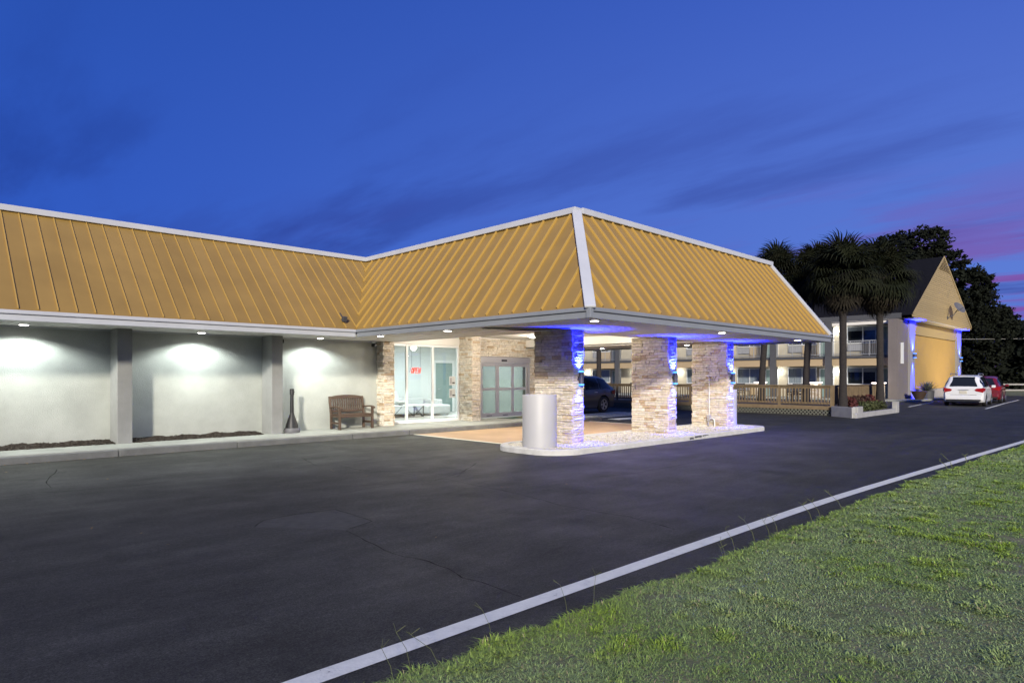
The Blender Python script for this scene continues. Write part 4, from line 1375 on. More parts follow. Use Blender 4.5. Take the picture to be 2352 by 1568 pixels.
# gable end wall
MB().box(49.7, 52.1, Y0, Y0 + 0.3, 0, 5.6).build('end_wall', M['pinkwall'], mt)
MB().box(49.7, 49.95, Y0 + 0.302, Y0 + 0.6, 0, 5.6).build('end_wall', M['pinkwall'], mt)
MB().box(52.1, 53.35, Y0 - 0.12, Y0 + 0.3, 0.75, 5.6).build('corner_pilaster', M['gableplaster'], mt)
MB().box(66.2, 67.6, Y0 - 0.12, Y0 + 0.3, 0.75, 5.6).build('corner_pilaster', M['gableplaster'], mt)
MB().box(53.352, 66.198, Y0 + 0.05, Y0 + 0.3, 0.75, 4.66).build('yellow_panel', M['yellow'], mt)
MB().box(53.352, 66.198, Y0 - 0.02, Y0 + 0.3, 4.70, 5.6).build('upper_band', M['gablesiding'], mt)
MB().box(52.1, 67.6, Y0 - 0.18, Y0 + 0.3, 0, 0.745).build('plinth', M['gableplaster'], mt)
MB().box(67.6, 67.9, Y0 + 0.3, Y1, 0, 5.9).build('rear_wall', M['pinkwall'], mt)
MB().box(50.35, 50.5, Y0 - 0.16, Y0 - 0.001, 2.55, 4.0).build('downspout', M['sash'], mt)
# roof
AX, AZ, EL, ER, EZ = 58.6, 10.8, 50.2, 68.0, 5.9
GY = Y0 - 0.75
rf = MB()
rf.prism([(EL - 0.1, GY + 0.05, EZ - 0.05), (AX, GY + 0.05, AZ + 0.05), (AX, GY + 0.05, AZ - 0.12), (EL + 0.25, GY + 0.05, EZ - 0.05)],
         [(EL - 0.1, Y1, EZ - 0.05), (AX, Y1, AZ + 0.05), (AX, Y1, AZ - 0.12), (EL + 0.25, Y1, EZ - 0.05)])
rf.prism([(ER + 0.1, GY + 0.05, EZ - 0.05), (AX, GY + 0.05, AZ + 0.05), (AX, GY + 0.05, AZ - 0.12), (ER - 0.25, GY + 0.05, EZ - 0.05)],
         [(ER + 0.1, Y1, EZ - 0.05), (AX, Y1, AZ + 0.05), (AX, Y1, AZ - 0.12), (ER - 0.25, Y1, EZ - 0.05)])
rfo = rf.build('roof', M['shingle'], mt)
MB().box(PX + 0.01, EL + 0.3, Y0 + 0.1, Y1, 5.90, 6.0).build('flat_eave', M['shingle'], mt)
MB().box(50.8, 67.8, GY + 0.04, Y0 + 0.25, 5.66, 5.72).build('gable_soffit', M['soffit'], mt)
# siding courses on the gable
nz = 27
VZ = 9.72
gz0 = 5.72
for i in range(nz):
    za, zb = lerp(gz0, VZ, i / nz), lerp(gz0, VZ, (i + 1) / nz)
    def ex(z):
        k = (z - EZ) / (AZ - EZ)
        return lerp(EL, AX, k) if k > 0 else EL, lerp(ER, AX, k) if k > 0 else ER
    a0, b0 = ex(za)
    a1, b1 = ex(zb)
    mb = MB()
    mb.prism([(a0, GY - 0.03, za), (b0, GY - 0.03, za), (b1, GY - 0.006, zb - 0.004), (a1, GY - 0.006, zb - 0.004)],
             [(a0, GY + 0.03, za), (b0, GY + 0.03, za), (b1, GY + 0.03, zb - 0.004), (a1, GY + 0.03, zb - 0.004)])
    mb.build('siding_board', M['gablesiding'], mt)
va, vb = ex(VZ)
vent = MB().prism([(va + 0.05, GY + 0.02, VZ + 0.02), (vb - 0.05, GY + 0.02, VZ + 0.02), (AX, GY + 0.02, AZ - 0.04)], [(va + 0.05, GY + 0.04, VZ + 0.02), (vb - 0.05, GY + 0.04, VZ + 0.02), (AX, GY + 0.04, AZ - 0.04)]).build('gable_vent', M['darkgrey'], mt)
for i in range(9):
    z = VZ + 0.05 + i * 0.105
    a, b = ex(z)
    MB().bar((a + 0.1, GY - 0.02, z), (b - 0.1, GY - 0.02, z), 0.05, 0.035).build('louver', M['gablesiding'], vent)
for (xa, xb) in ((EL, AX), (ER, AX)):
    MB().bar((xa, GY - 0.045, EZ + 0.0), (xb, GY - 0.045, AZ + 0.02), 0.03, 0.16, (0, 0, 1)).build('bargeboard', M['gablesiding'], mt)
# sconces on the pilasters of the gable
for x, s in ((52.75, 'near corner pilaster of the yellow gable wall'), (66.9, 'far corner pilaster of the yellow gable wall')):
    sconce(x, Y0 - 0.17, 3.15, 'blue up-down wall light on the ' + s, 11000, 0.10, 70)
# flood light at the foot of the panel
t = thing('flood_light', 'small ground flood light aimed up the yellow gable wall', 'light', (61.6, 7.4, 0.0))
MB().box(-0.04, 0.04, -0.04, 0.04, 0, 0.22).build('stake', M['darkgrey'], t, local=True)
MB().obox((0, 0, 0.30), (0.34, 0.14, 0.24), Matrix.Rotation(R(35), 3, 'X')).build('housing', M['darkgrey'], t, bevel=0.02, local=True)
MB().obox((0, 0.07, 0.345), (0.29, 0.012, 0.19), Matrix.Rotation(R(35), 3, 'X')).build('lens', M['litpanel'], t, local=True)
lamp('SPOT', 'lamp', t, (61.6, 7.62, 0.5), 1500, (1.0, 0.78, 0.48), 0.15, (-0.12, 1.0, 0.75), 100, 0.8)
# dish
t = thing('satellite_dish', 'grey satellite dish on a bent arm against the gable siding', 'satellite dish', (59.6, GY - 0.05, 6.3))
t.scale = (0.78, 0.78, 0.78)
m = Vector((-0.35, -0.8, 0.55)).to_track_quat('Z', 'Y').to_matrix()
MB().lathe([(0.001, 0.0), (0.35, 0.05), (0.62, 0.17), (0.64, 0.16), (0.36, 0.03), (0.001, -0.03)], 28, (0.75, -0.75, 0.85), m).build('reflector', mat('dish_grey', (0.11, 0.11, 0.12), 0.5), t, smooth=True, local=True)
MB().tube([(0, 0, -0.1), (0.35, -0.4, 0.15), (0.75, -0.72, 0.75)], 0.04, 8).build('arm', M['darkgrey'], t, smooth=True, local=True)
MB().tube([(0, 0.0, -0.1), (-0.1, -0.1, 0.4), (-0.35, -0.12, 0.8)], 0.025, 6).build('strut', M['darkgrey'], t, smooth=True, local=True)
MB().tube([(0.75, -0.72, 0.55), (0.35, -1.35, 0.95)], 0.02, 6).build('feed_arm', M['darkgrey'], t, smooth=True, local=True)
MB().box(-0.1, 0.1, -0.02, 0.05, -0.25, 0.05).build('mount', M['darkgrey'], t, local=True)

# motel walkway
wk = MB().box(48.6, 68.5, Y0 - 1.3, Y0 - 0.2, -0.05, 0.11)
wk.box(48.6, FX, Y0 - 0.199, Y1, -0.05, 0.11)
wk.build('motel_walkway', M['concrete'], bevel=0.01)['kind'] = 'structure'

# lit stone posts by the piers
for y, s in ((14.35, 'by the gable end'), (18.55, 'at the second pier'), (22.7, 'at the third pier'), (32.2, 'far along the walkway')):
    x = 49.3
    t = stone_pier(x - 0.27, x + 0.27, y - 0.27, y + 0.27, 0.11, 1.18, 'short stacked stone post with glowing white cap ' + s, 'post', 'lit stone posts along the motel', int(y * 10), '-x-y', 'stone_post')
    MB().box(x - 0.36, x + 0.36, y - 0.36, y + 0.36, 1.185, 1.26).build('cap', M['cap'], t)
    lamp('POINT', 'lamp', t, (x - 0.42, y - 0.1, 1.12), 4, (1, 0.9, 0.86), 0.1)

# ================================================================== deck
DX, DYA, DYB = 28.7, 10.15, 30.0
dk = thing('wooden_deck', 'raised wooden deck with baluster railing and grey lattice skirt', 'deck', (31, 18, 0))
x = DX
while x < 34.6:
    MB().box(x, x + 0.135, DYA, DYB, 0.36, 0.40).build('deck_board', M['deckwood'], dk)
    x += 0.142
MB().bar((DX - 0.03, DYA - 0.05, 0.33), (DX - 0.03, DYB, 0.33), 0.05, 0.16).build('rim_joist', M['deckwood'], dk)
MB().bar((DX, DYA - 0.03, 0.33), (34.6, DYA - 0.03, 0.33), 0.05, 0.16).build('rim_joist', M['deckwood'], dk)
bal = MB().box(-0.019, 0.019, -0.019, 0.019, 0, 0.66).mesh('baluster', M['deckwood'])
def rail_run(p, q):
    p, q = Vector(p), Vector(q)
    ln = (q - p).length
    u = (q - p) / ln
    MB().bar(p + Vector((0, 0, 1.265)), q + Vector((0, 0, 1.265)), 0.15, 0.038).build('cap_rail', M['deckwood'], dk)
    MB().bar(p + Vector((0, 0, 1.19)), q + Vector((0, 0, 1.19)), 0.038, 0.105).build('upper_rail', M['deckwood'], dk)
    MB().bar(p + Vector((0, 0, 0.515)), q + Vector((0, 0, 0.515)), 0.038, 0.09).build('lower_rail', M['deckwood'], dk)
    k = round(ln / 2.1)
    for i in range(k + 1):
        c = p + u * (ln * i / k)
        MB().box(c.x - 0.048, c.x + 0.048, c.y - 0.048, c.y + 0.048, 0.36, 1.244).build('post', M['deckwood'], dk)
    k2 = int(ln / 0.135)
    for i in range(1, k2):
        c = p + u * (ln * i / k2)
        inst('baluster', bal, dk, (c.x + u.y * 0.0 - 0.03 * u.y, c.y - 0.03 * u.x, 0.50))
rail_run((DX, DYA, 0), (DX, DYB, 0))
rail_run((DX + 0.2, DYA, 0), (34.5, DYA, 0))
lt = MB()
hz0, hz1 = 0.01, 0.245
for s in (-1, 1):
    y = DYA - 0.3
    while y < DYB:
        a, b = (y, y + 0.24) if s > 0 else (y + 0.24, y)
        lt.bar((DX - 0.03 + 0.006 * s, a, hz0), (DX - 0.03 + 0.006 * s, b, hz1), 0.008, 0.036, (1, 0, 0)) if False else lt.prism(
            [(DX - 0.034 + 0.008 * s, a, hz0), (DX - 0.034 + 0.008 * s, a + 0.05, hz0), (DX - 0.034 + 0.008 * s, b + 0.05, hz1), (DX - 0.034 + 0.008 * s, b, hz1)],
            [(DX - 0.028 + 0.008 * s, a, hz0), (DX - 0.028 + 0.008 * s, a + 0.05, hz0), (DX - 0.028 + 0.008 * s, b + 0.05, hz1), (DX - 0.028 + 0.008 * s, b, hz1)])
        y += 0.155
o = lt.build('lattice', M['lattice'], dk)
o['kind'] = 'stuff'
MB().box(DX + 0.04, DX + 0.06, DYA, DYB, -0.02, 0.34).build('under_deck_shade', M['dark'], dk)  # near-black sheet, its colour stands in for the shade under the deck
# deck furniture
def deck_table(x, y, label):
    t = thing('patio_table', label, 'table', (x, y, 0.40), 'patio tables on the deck')
    MB().lathe([(0.5, 0.70), (0.5, 0.73)], 20).build('tabletop', M['darkgrey'], t, local=True)
    MB().lathe([(0.03, 0.03), (0.03, 0.70)], 10).build('pedestal', M['darkgrey'], t, local=True)
    MB().lathe([(0.25, 0), (0.25, 0.02), (0.05, 0.05)], 16).build('foot', M['darkgrey'], t, local=True)
def deck_chair(x, y, rz, label):
    t = thing('patio_chair', label, 'chair', (x, y, 0.40), 'patio chairs on the deck', rz)
    MB().box(-0.25, 0.25, -0.25, 0.25, 0.42, 0.46).build('seat', M['darkgrey'], t, local=True)
    for sx in (-1, 1):
        for sy in (-1, 1):
            MB().box(sx * 0.23 - 0.018, sx * 0.23 + 0.018, sy * 0.23 - 0.018, sy * 0.23 + 0.018, 0, 0.42 if sy < 0 else 0.92).build('leg', M['darkgrey'], t, local=True)
    for k in range(4):
        MB().box(-0.21, 0.21, 0.22, 0.24, 0.52 + k * 0.11, 0.58 + k * 0.11).build('back_slat', M['darkgrey'], t, local=True)
    MB().bar((-0.25, -0.2, 0.66), (-0.25, 0.23, 0.66), 0.04, 0.03).build('arm', M['darkgrey'], t, local=True)
    MB().bar((0.25, -0.2, 0.66), (0.25, 0.23, 0.66), 0.04, 0.03).build('arm', M['darkgrey'], t, local=True)
deck_table(30.6, 12.4, 'round dark patio table near the corner palm trunk')
deck_table(30.8, 16.2, 'round dark patio table in the middle of the deck')
deck_table(31.0, 20.6, 'round dark patio table seen between the stone columns')
cw = ['behind the near corner railing', 'next to the near corner table', 'by the middle deck table', 'beyond the middle deck table', 'by the far deck table', 'beyond the far deck table']
for i, (x, y, a) in enumerate(((29.7, 12.1, 90), (31.5, 12.7, -80), (29.9, 16.5, 95), (31.7, 15.8, -100), (30.1, 20.9, 80), (31.9, 20.3, -85))):
    deck_chair(x, y, R(a), 'dark slatted patio chair ' + cw[i])

# planter bed in front of the deck corner
M['bedwall'] = mat('bed_wall_paint', (0.36, 0.36, 0.35), 0.8, var=0.12, vscale=3)
pb = thing('planter_bed', 'low white walled flower bed at the deck corner with two palm trunks', 'planter', (30.6, 9.6, 0))
def wall_run(name, p, q, h, wd=0.16, m='bedwall'):
    return MB().bar((p[0], p[1], h / 2 - 0.01), (q[0], q[1], h / 2 - 0.01), wd, h + 0.02).build(name, M[m], pb, bevel=0.015)
wall_run('wall', (27.75, 8.98), (28.55, 10.05), 0.42)
wall_run('wall', (27.72, 8.95), (33.6, 9.05), 0.20)
wall_run('wall_block', (27.9, 8.98), (28.6, 9.0), 0.44, 0.2)
wall_run('wall_block', (33.3, 9.05), (33.7, 9.06), 0.5, 0.2)
wall_run('wall', (33.6, 9.1), (34.0, 10.05), 0.24)
MB().prism([(27.85, 9.05, 0), (33.55, 9.1, 0), (33.9, 10.08, 0), (28.6, 10.08, 0)], [(27.85, 9.05, 0.18), (33.55, 9.1, 0.18), (33.9, 10.08, 0.24), (28.6, 10.08, 0.3)]).build('soil', M['soil'], pb)

def leafy(name, m, n_, f_pos, size, parent=None, seed=1, elong=1.6):
    r = random.Random(seed)
    mb = MB()
    for i in range(n_):
        p = Vector(f_pos(r))
        s = size * r.uniform(0.6, 1.3)
        e = Euler((r.uniform(-1.2, 1.2), r.uniform(-1.2, 1.2), r.uniform(0, 6.28))).to_matrix()
        q = [p + e @ Vector(v) for v in ((-s * 0.45, 0, 0), (0, -s * elong * 0.5, s * 0.12), (s * 0.45, 0, 0), (0, s * elong * 0.5, -s * 0.1))]
        mb.add(q, [(0, 1, 2, 3)])
    me = bpy.data.meshes.new(name)
    me.from_pydata(mb.v, [], mb.f)
    me.materials.append(m)
    o = bpy.data.objects.new(name, me)
    COL.objects.link(o)
    if parent is not None:
        o.parent = parent
    return o
def ball(r, rx, ry, rz, cz):
    while True:
        v = Vector((r.uniform(-1, 1), r.uniform(-1, 1), r.uniform(-1, 1)))
        if 0.35 < v.length < 1:
            return (v.x * rx, v.y * ry, max(0.02, v.z * rz + cz))
def bush(name, x, y, z, rx, rz, m, label, cat, group, seed):
    t = thing(name, label, cat, (x, y, z), group)
    leafy('foliage', M[m], 420, lambda r: ball(r, rx, rx, rz, rz * 0.8), 0.085, t, seed)
    st = MB()
    for k in range(4):
        a = k * 1.6
        st.tube([(0, 0, -0.03), (0.4 * rx * math.cos(a), 0.4 * rx * math.sin(a), rz * 0.9)], 0.012, 5)
    st.build('stem', M['bark'], t, local=True)
rb = ['beside the corner palm trunk', 'in the middle of the bed', 'behind the green shrubs', 'beside the end palm trunk']
for i, x in enumerate((29.6, 30.6, 31.5, 32.3)):
    bush('flower_bush', x, 9.85, 0.22, 0.42, 0.34, 'redflower', 'dark red flowering bush in the bed ' + rb[i], 'bush', 'red flowering bushes in the bed', 30 + i)
gb = ['near the front white block', 'at the front of the bed, middle', 'at the front of the bed near its end']
for i, x in enumerate((30.0, 31.0, 32.1)):
    bush('green_shrub', x, 9.4, 0.18, 0.36, 0.22, 'shrub', 'low green shrub ' + gb[i], 'bush', 'low green shrubs in the bed', 50 + i)

# pots by the gable wall
t = thing('bowl_planter', 'wide brown bowl planter beside the lit post', 'planter', (51.0, 12.35, 0.11))
MB().lathe([(0.22, 0), (0.30, 0.12), (0.46, 0.50), (0.52, 0.52), (0.50, 0.56), (0.42, 0.52)], 20).build('pot', M['pot'], t, smooth=True, local=True)
MB().lathe([(0.42, 0.50), (0.0001, 0.53)], 16).build('soil', M['soil'], t, local=True)
t = thing('potted_plant', 'spiky grey green plant in a dark pot before the gable wall', 'plant', (53.0, 12.35, 0.11))
MB().lathe([(0.40, 0), (0.46, 0.55), (0.42, 0.57)], 20).build('pot', M['darkgrey'], t, smooth=True, local=True)
gp = MB()
for i in range(150):
    a, e, l_ = rnd.uniform(0, 6.28), rnd.uniform(0.15, 1.45), rnd.uniform(0.5, 0.95)
    d_ = Vector((math.cos(a) * math.cos(e), math.sin(a) * math.cos(e), math.sin(e)))
    sdv = Vector((-math.sin(a), math.cos(a), 0)) * 0.025
    p0 = Vector((d_.x * 0.2, d_.y * 0.2, 0.55))
    p1 = p0 + d_ * l_ * 0.6
    p2 = p0 + d_ * l_ + Vector((0, 0, -0.12 * l_))
    gp.add([p0 - sdv, p0 + sdv, p1 + sdv, p1 - sdv, p2], [(0, 1, 2, 3), (3, 2, 4)])
gp.build('foliage', M['greyplant'], t, local=True)

# ================================================================== palms
def frond_mesh(name, m, dead=False, seed=0):
    r = random.Random(seed)
    mb = MB()
    pet = 0.75
    mb.tube([(0, 0, 0), (pet * 0.5, 0, 0.03), (pet, 0, 0.0)], [0.022, 0.016, 0.012], 4, False)
    k = 26
    for i in range(k):
        a = -2.2 + 4.4 * i / (k - 1) + r.uniform(-0.04, 0.04)
        ln = (0.95 - 0.28 * abs(a) / 2.2) * r.uniform(0.88, 1.08)
        d_ = Vector((math.cos(a), math.sin(a), 0))
        sdv = Vector((-math.sin(a), math.cos(a), 0))
        base = Vector((pet - 0.02, 0, 0))
        up = 0.10 * math.cos(a)
        p = [base, base + d_ * ln * 0.45 + Vector((0, 0, up)), base + d_ * ln * 0.8 + Vector((0, 0, up * 0.6 - 0.05 - (0.05 if dead else 0))), base + d_ * ln * 0.98 + Vector((0, 0, -0.22 - r.uniform(0, 0.12)))]
        wd = [0.006, 0.032, 0.020, 0.002]
        vs = []
        for q, w_ in zip(p, wd):
            vs += [q - sdv * w_, q + sdv * w_]
        mb.add(vs, [(2 * j, 2 * j + 1, 2 * j + 3, 2 * j + 2) for j in range(3)])
    me = bpy.data.meshes.new(name)
    me.from_pydata(mb.v, [], mb.f)
    me.materials.append(m)
    return me
FR = [frond_mesh('frond', M['frond'], False, s) for s in range(3)]
FD = [frond_mesh('dead_frond', M['deadfrond'], True, s + 7) for s in range(2)]
def palm(x, y, z, h, label, size=1.0, seed=1, lean=(0, 0), nf=62, nd=34, rt=0.15):
    r = random.Random(seed)
    t = thing('palm_tree', label, 'palm tree', (x, y, z), 'sabbal palms'.replace('bb', 'b') + ' around the deck')
    pts, rr = [], []
    for i in range(14):
        k = i / 13
        pts.append((lean[0] * k * k, lean[1] * k * k, h * k - 0.1 * (1 - k)))
        rr.append((rt * (1.25 - 0.35 * min(1, k * 4))) * (1 + 0.06 * (i % 2)) if k < 0.9 else rt * 1.0)
    MB().tube(pts, rr, 12).build('trunk', M['trunk'], t, smooth=True, local=True)
    top = Vector((lean[0], lean[1], h))
    boot = MB()
    for i in range(40):
        a = i * 2.4
        zz = h - 0.1 - i * 0.028
        c = Vector((lean[0] + rt * math.cos(a), lean[1] + rt * math.sin(a), zz))
        d_ = Vector((math.cos(a), math.sin(a), 1.5)).normalized()
        boot.bar(c - d_ * 0.05, c + d_ * 0.22, 0.07, 0.03, (math.cos(a), math.sin(a), 0))
    boot.build('leaf_bases', M['trunk'], t, local=True)['kind'] = 'stuff'
    for i in range(nf):
        k = i / nf
        az_ = i * 2.39996 + r.uniform(-0.3, 0.3)
        el = lerp(86, -46, k ** 0.85) + r.uniform(-9, 9)
        o = bpy.data.objects.new('frond', r.choice(FR))
        COL.objects.link(o)
        o.parent = t
        o.location = top + Vector((0.08 * math.cos(az_), 0.08 * math.sin(az_), -0.15 * k))
        o.rotation_euler = (Matrix.Rotation(az_, 3, 'Z') @ Matrix.Rotation(R(-el), 3, 'Y') @ Matrix.Rotation(r.uniform(-0.5, 0.5), 3, 'X')).to_euler()
        s = size * r.uniform(0.85, 1.12)
        o.scale = (s, s, s)
    for i in range(nd):
        az_ = i * 2.39996 + 0.7
        el = r.uniform(-86, -52)
        o = bpy.data.objects.new('dead_frond', r.choice(FD))
        COL.objects.link(o)
        o.parent = t
        o.location = top + Vector((0.10 * math.cos(az_), 0.10 * math.sin(az_), -0.3))
        o.rotation_euler = (Matrix.Rotation(az_, 3, 'Z') @ Matrix.Rotation(R(-el), 3, 'Y')).to_euler()
        s = size * r.uniform(0.65, 1.0)
        o.scale = (s, s, s)
palm(28.75, 9.72, 0.2, 5.75, 'dark palm with shaggy crown standing at the deck corner, trunk before the second motel pier', 1.0, 1)
palm(33.0, 9.55, 0.2, 6.1, 'dark palm at the far end of the flower bed, nearest the yellow gable', 1.10, 2, (0.05, 0.05), rt=0.16)
palm(30.6, 11.95, 0.35, 6.2, 'palm rising through the deck behind the corner palm', 0.9, 3, (0.9, -0.1))
palm(30.5, 14.0, 0.35, 6.3, 'palm rising through the deck just past the third stone column', 0.95, 4, (0.6, -0.45))
palm(30.6, 23.9, 0.35, 6.4, 'palm trunk seen between the first and middle stone columns', 0.95, 5)

# ================================================================== trees
def crown_points(r, lobes):
    c, rad = r.choice(lobes)
    while True:
        v = Vector((r.uniform(-1, 1), r.uniform(-1, 1), r.uniform(-1, 1)))
        l_ = v.length
        if 0.5 < l_ < 1:
            return c + v * rad
def tree(name, x, y, h, lobes, nleaf, leaf, label, group, seed, trunk_r=0.4):
    t = thing(name, label, 'tree', (x, y, 0), group)
    r = random.Random(seed)
    mb = MB()
    mb.tube([(0, 0, -0.2), (0.1, 0.05, h * 0.25), (-0.1, 0.1, h * 0.5), (0.1, 0, h * 0.72)], [trunk_r, trunk_r * 0.8, trunk_r * 0.55, trunk_r * 0.25], 10)
    tr = mb.build('trunk', M['bark'], t, smooth=True, local=True)
    for c, rad in lobes[:14]:
        b0 = Vector((0, 0, h * r.uniform(0.3, 0.5)))
        MB().tube([b0, b0.lerp(c, 0.5) + Vector((0, 0, 0.3)), c], [trunk_r * 0.35, trunk_r * 0.2, 0.03], 6).build('limb', M['bark'], t, smooth=True, local=True)
    # clumps of leaves
    cl = []
    for i in range(nleaf // 30):
        cl.append((crown_points(r, lobes), r.uniform(0.25, 0.6) * leaf * 4))
    def pos(rr):
        c, k = rr.choice(cl)
        return c + Vector((rr.gauss(0, 0.5), rr.gauss(0, 0.5), rr.gauss(0, 0.35))) * k
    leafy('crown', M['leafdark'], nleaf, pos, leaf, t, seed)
    return t
lob = []
rr_ = random.Random(5)
def V3(*a):
    return Vector(a)
# crown axes: the tree spreads along the picture plane direction
px = Vector((0.714, -0.70, 0))
for a, zz, rad in ((-7.5, 14.0, 2.6), (-4.5, 16.6, 2.9), (-1.2, 17.8, 3.0), (2.0, 18.2, 2.8), (4.6, 16.2, 2.8), (6.6, 13.4, 2.6), (8.2, 11.0, 2.6), (-5.5, 12, 3), (-2, 13.5, 3.6), (2.2, 13.5, 3.6), (5, 10.5, 3.2), (10.6, 8.6, 2.7), (9.2, 6.2, 3.0), (12.2, 7.6, 1.9), (6.8, 6.6, 3.2), (1, 9, 3.8), (-3, 8.5, 3.6), (-6.5, 8.5, 3.2), (11.0, 4.2, 2.4), (8.2, 3.2, 2.4)):
    lob.append((px * (a * 0.62) + Vector((rr_.uniform(-1.2, 1.2), rr_.uniform(-1.2, 1.2), zz * 0.75)), rad * 0.70))
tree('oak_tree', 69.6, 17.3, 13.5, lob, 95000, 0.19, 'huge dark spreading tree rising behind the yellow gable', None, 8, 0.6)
def simple_lobes(seed, h, wd):
    r = random.Random(seed)
    return [(Vector((r.uniform(-wd, wd), r.uniform(-wd, wd), h * r.uniform(0.35, 0.86))), r.uniform(0.5, 0.75) * wd) for _ in range(11)]
tl = [(100, 12, 'edge tree just right of the red car'), (104, 6, 'edge tree above the rail fence'), (110, -1, 'edge tree at the far right'), (98, 18, 'edge tree behind the red car'),
      (112, 22, 'far tree behind the gable at right'), (118, -10, 'far tree beyond the right of the fence'), (95, 27, 'tree behind the motel roof'), (116, 10, 'far back tree over the fence')]
for i, (x, y, s) in enumerate(tl):
    h = 9.5 + (i % 3) * 0.9
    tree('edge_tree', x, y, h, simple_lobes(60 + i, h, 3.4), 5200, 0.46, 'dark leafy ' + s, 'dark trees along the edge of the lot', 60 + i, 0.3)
# low understorey mass closing the edge of the lot
def under(r):
    k = r.uniform(0, 1)
    return (lerp(92, 112, k) + r.uniform(-2.5, 2.5), lerp(34, -26, k) + r.uniform(-2, 2), abs(r.gauss(0, 1)) * 1.6 + 0.1)
u = leafy('undergrowth', M['leafdark'], 16000, under, 0.6, None, 3)
u['kind'] = 'stuff'
# verge grass strip by the fence
sheet('verge', [(70.5, 12), (72, -2), (130, -30), (130, 60), (70.5, 60)], 0.012, M['lawnsoil'])

# rail fence
fn = thing('rail_fence', 'low pale two rail fence beyond the red car', 'fence', (76, 9, 0))
fa, fb = Vector((70.9, 12.6, 0)), Vector((80, 3.5, 0))
fu = (fb - fa).normalized()
ln = (fb - fa).length
k = 6
M['fence'] = mat('pale_fence', (0.30, 0.29, 0.27), 0.8)
for i in range(k + 1):
    c = fa + fu * ln * i / k
    MB().box(c.x - 0.06, c.x + 0.06, c.y - 0.06, c.y + 0.06, -0.05, 1.12).build('post', M['fence'], fn)
for i in range(k):
    a, b = fa + fu * (ln * i / k + 0.05), fa + fu * (ln * (i + 1) / k - 0.05)
    for z in (0.98, 0.46):
        MB().bar((a.x, a.y, z), (b.x, b.y, z), 0.05, 0.13).build('rail', M['fence'], fn)
# overhead cable
tag(MB().tube([Vector((67.9, Y0 + 0.1, 4.95)).lerp(Vector((104, -2, 8.6)), i / 16) - Vector((0, 0, 0.9 * math.sin(math.pi * i / 16))) for i in range(17)], 0.02, 6).build('overhead_cable', M['fence'], smooth=True), 'pale overhead cable running from the gable wall to the right', 'cable')

# parking lines
pk = MB()
def stripe(a, b, wd=0.1):
    pk.bar((a[0], a[1], 0.002), (b[0], b[1], 0.002), wd, 0.005)
stripe((40.5, 10.3), (49.5, 11.2))
stripe((40.8, 6.9), (50, 7.5))
stripe((47.5, 4.0), (58, 4.6))
stripe((50, 7.5), (58, 7.9))
for k in range(6):
    stripe((20.4, 16.2 + k * 0.36), (25.0, 16.5 + k * 0.36), 0.14)
pk.build('parking_lines', M['whitepaint'])['kind'] = 'structure'
MB().prism([(20.3, 14.9, 0), (22.8, 14.6, 0), (23.0, 15.3, 0), (20.4, 15.5, 0)], [(20.3, 14.9, 0.006), (22.8, 14.6, 0.006), (23.0, 15.3, 0.006), (20.4, 15.5, 0.006)]).build('painted_gore', M['whitepaint'])['kind'] = 'structure'

# ================================================================== cars
def interp(tab, x):
    if x <= tab[0][0]:
        return tab[0][1]
    for (a, va), (b, vb) in zip(tab, tab[1:]):
        if x <= b:
            return va + (vb - va) * (x - a) / (b - a)
    return tab[-1][1]

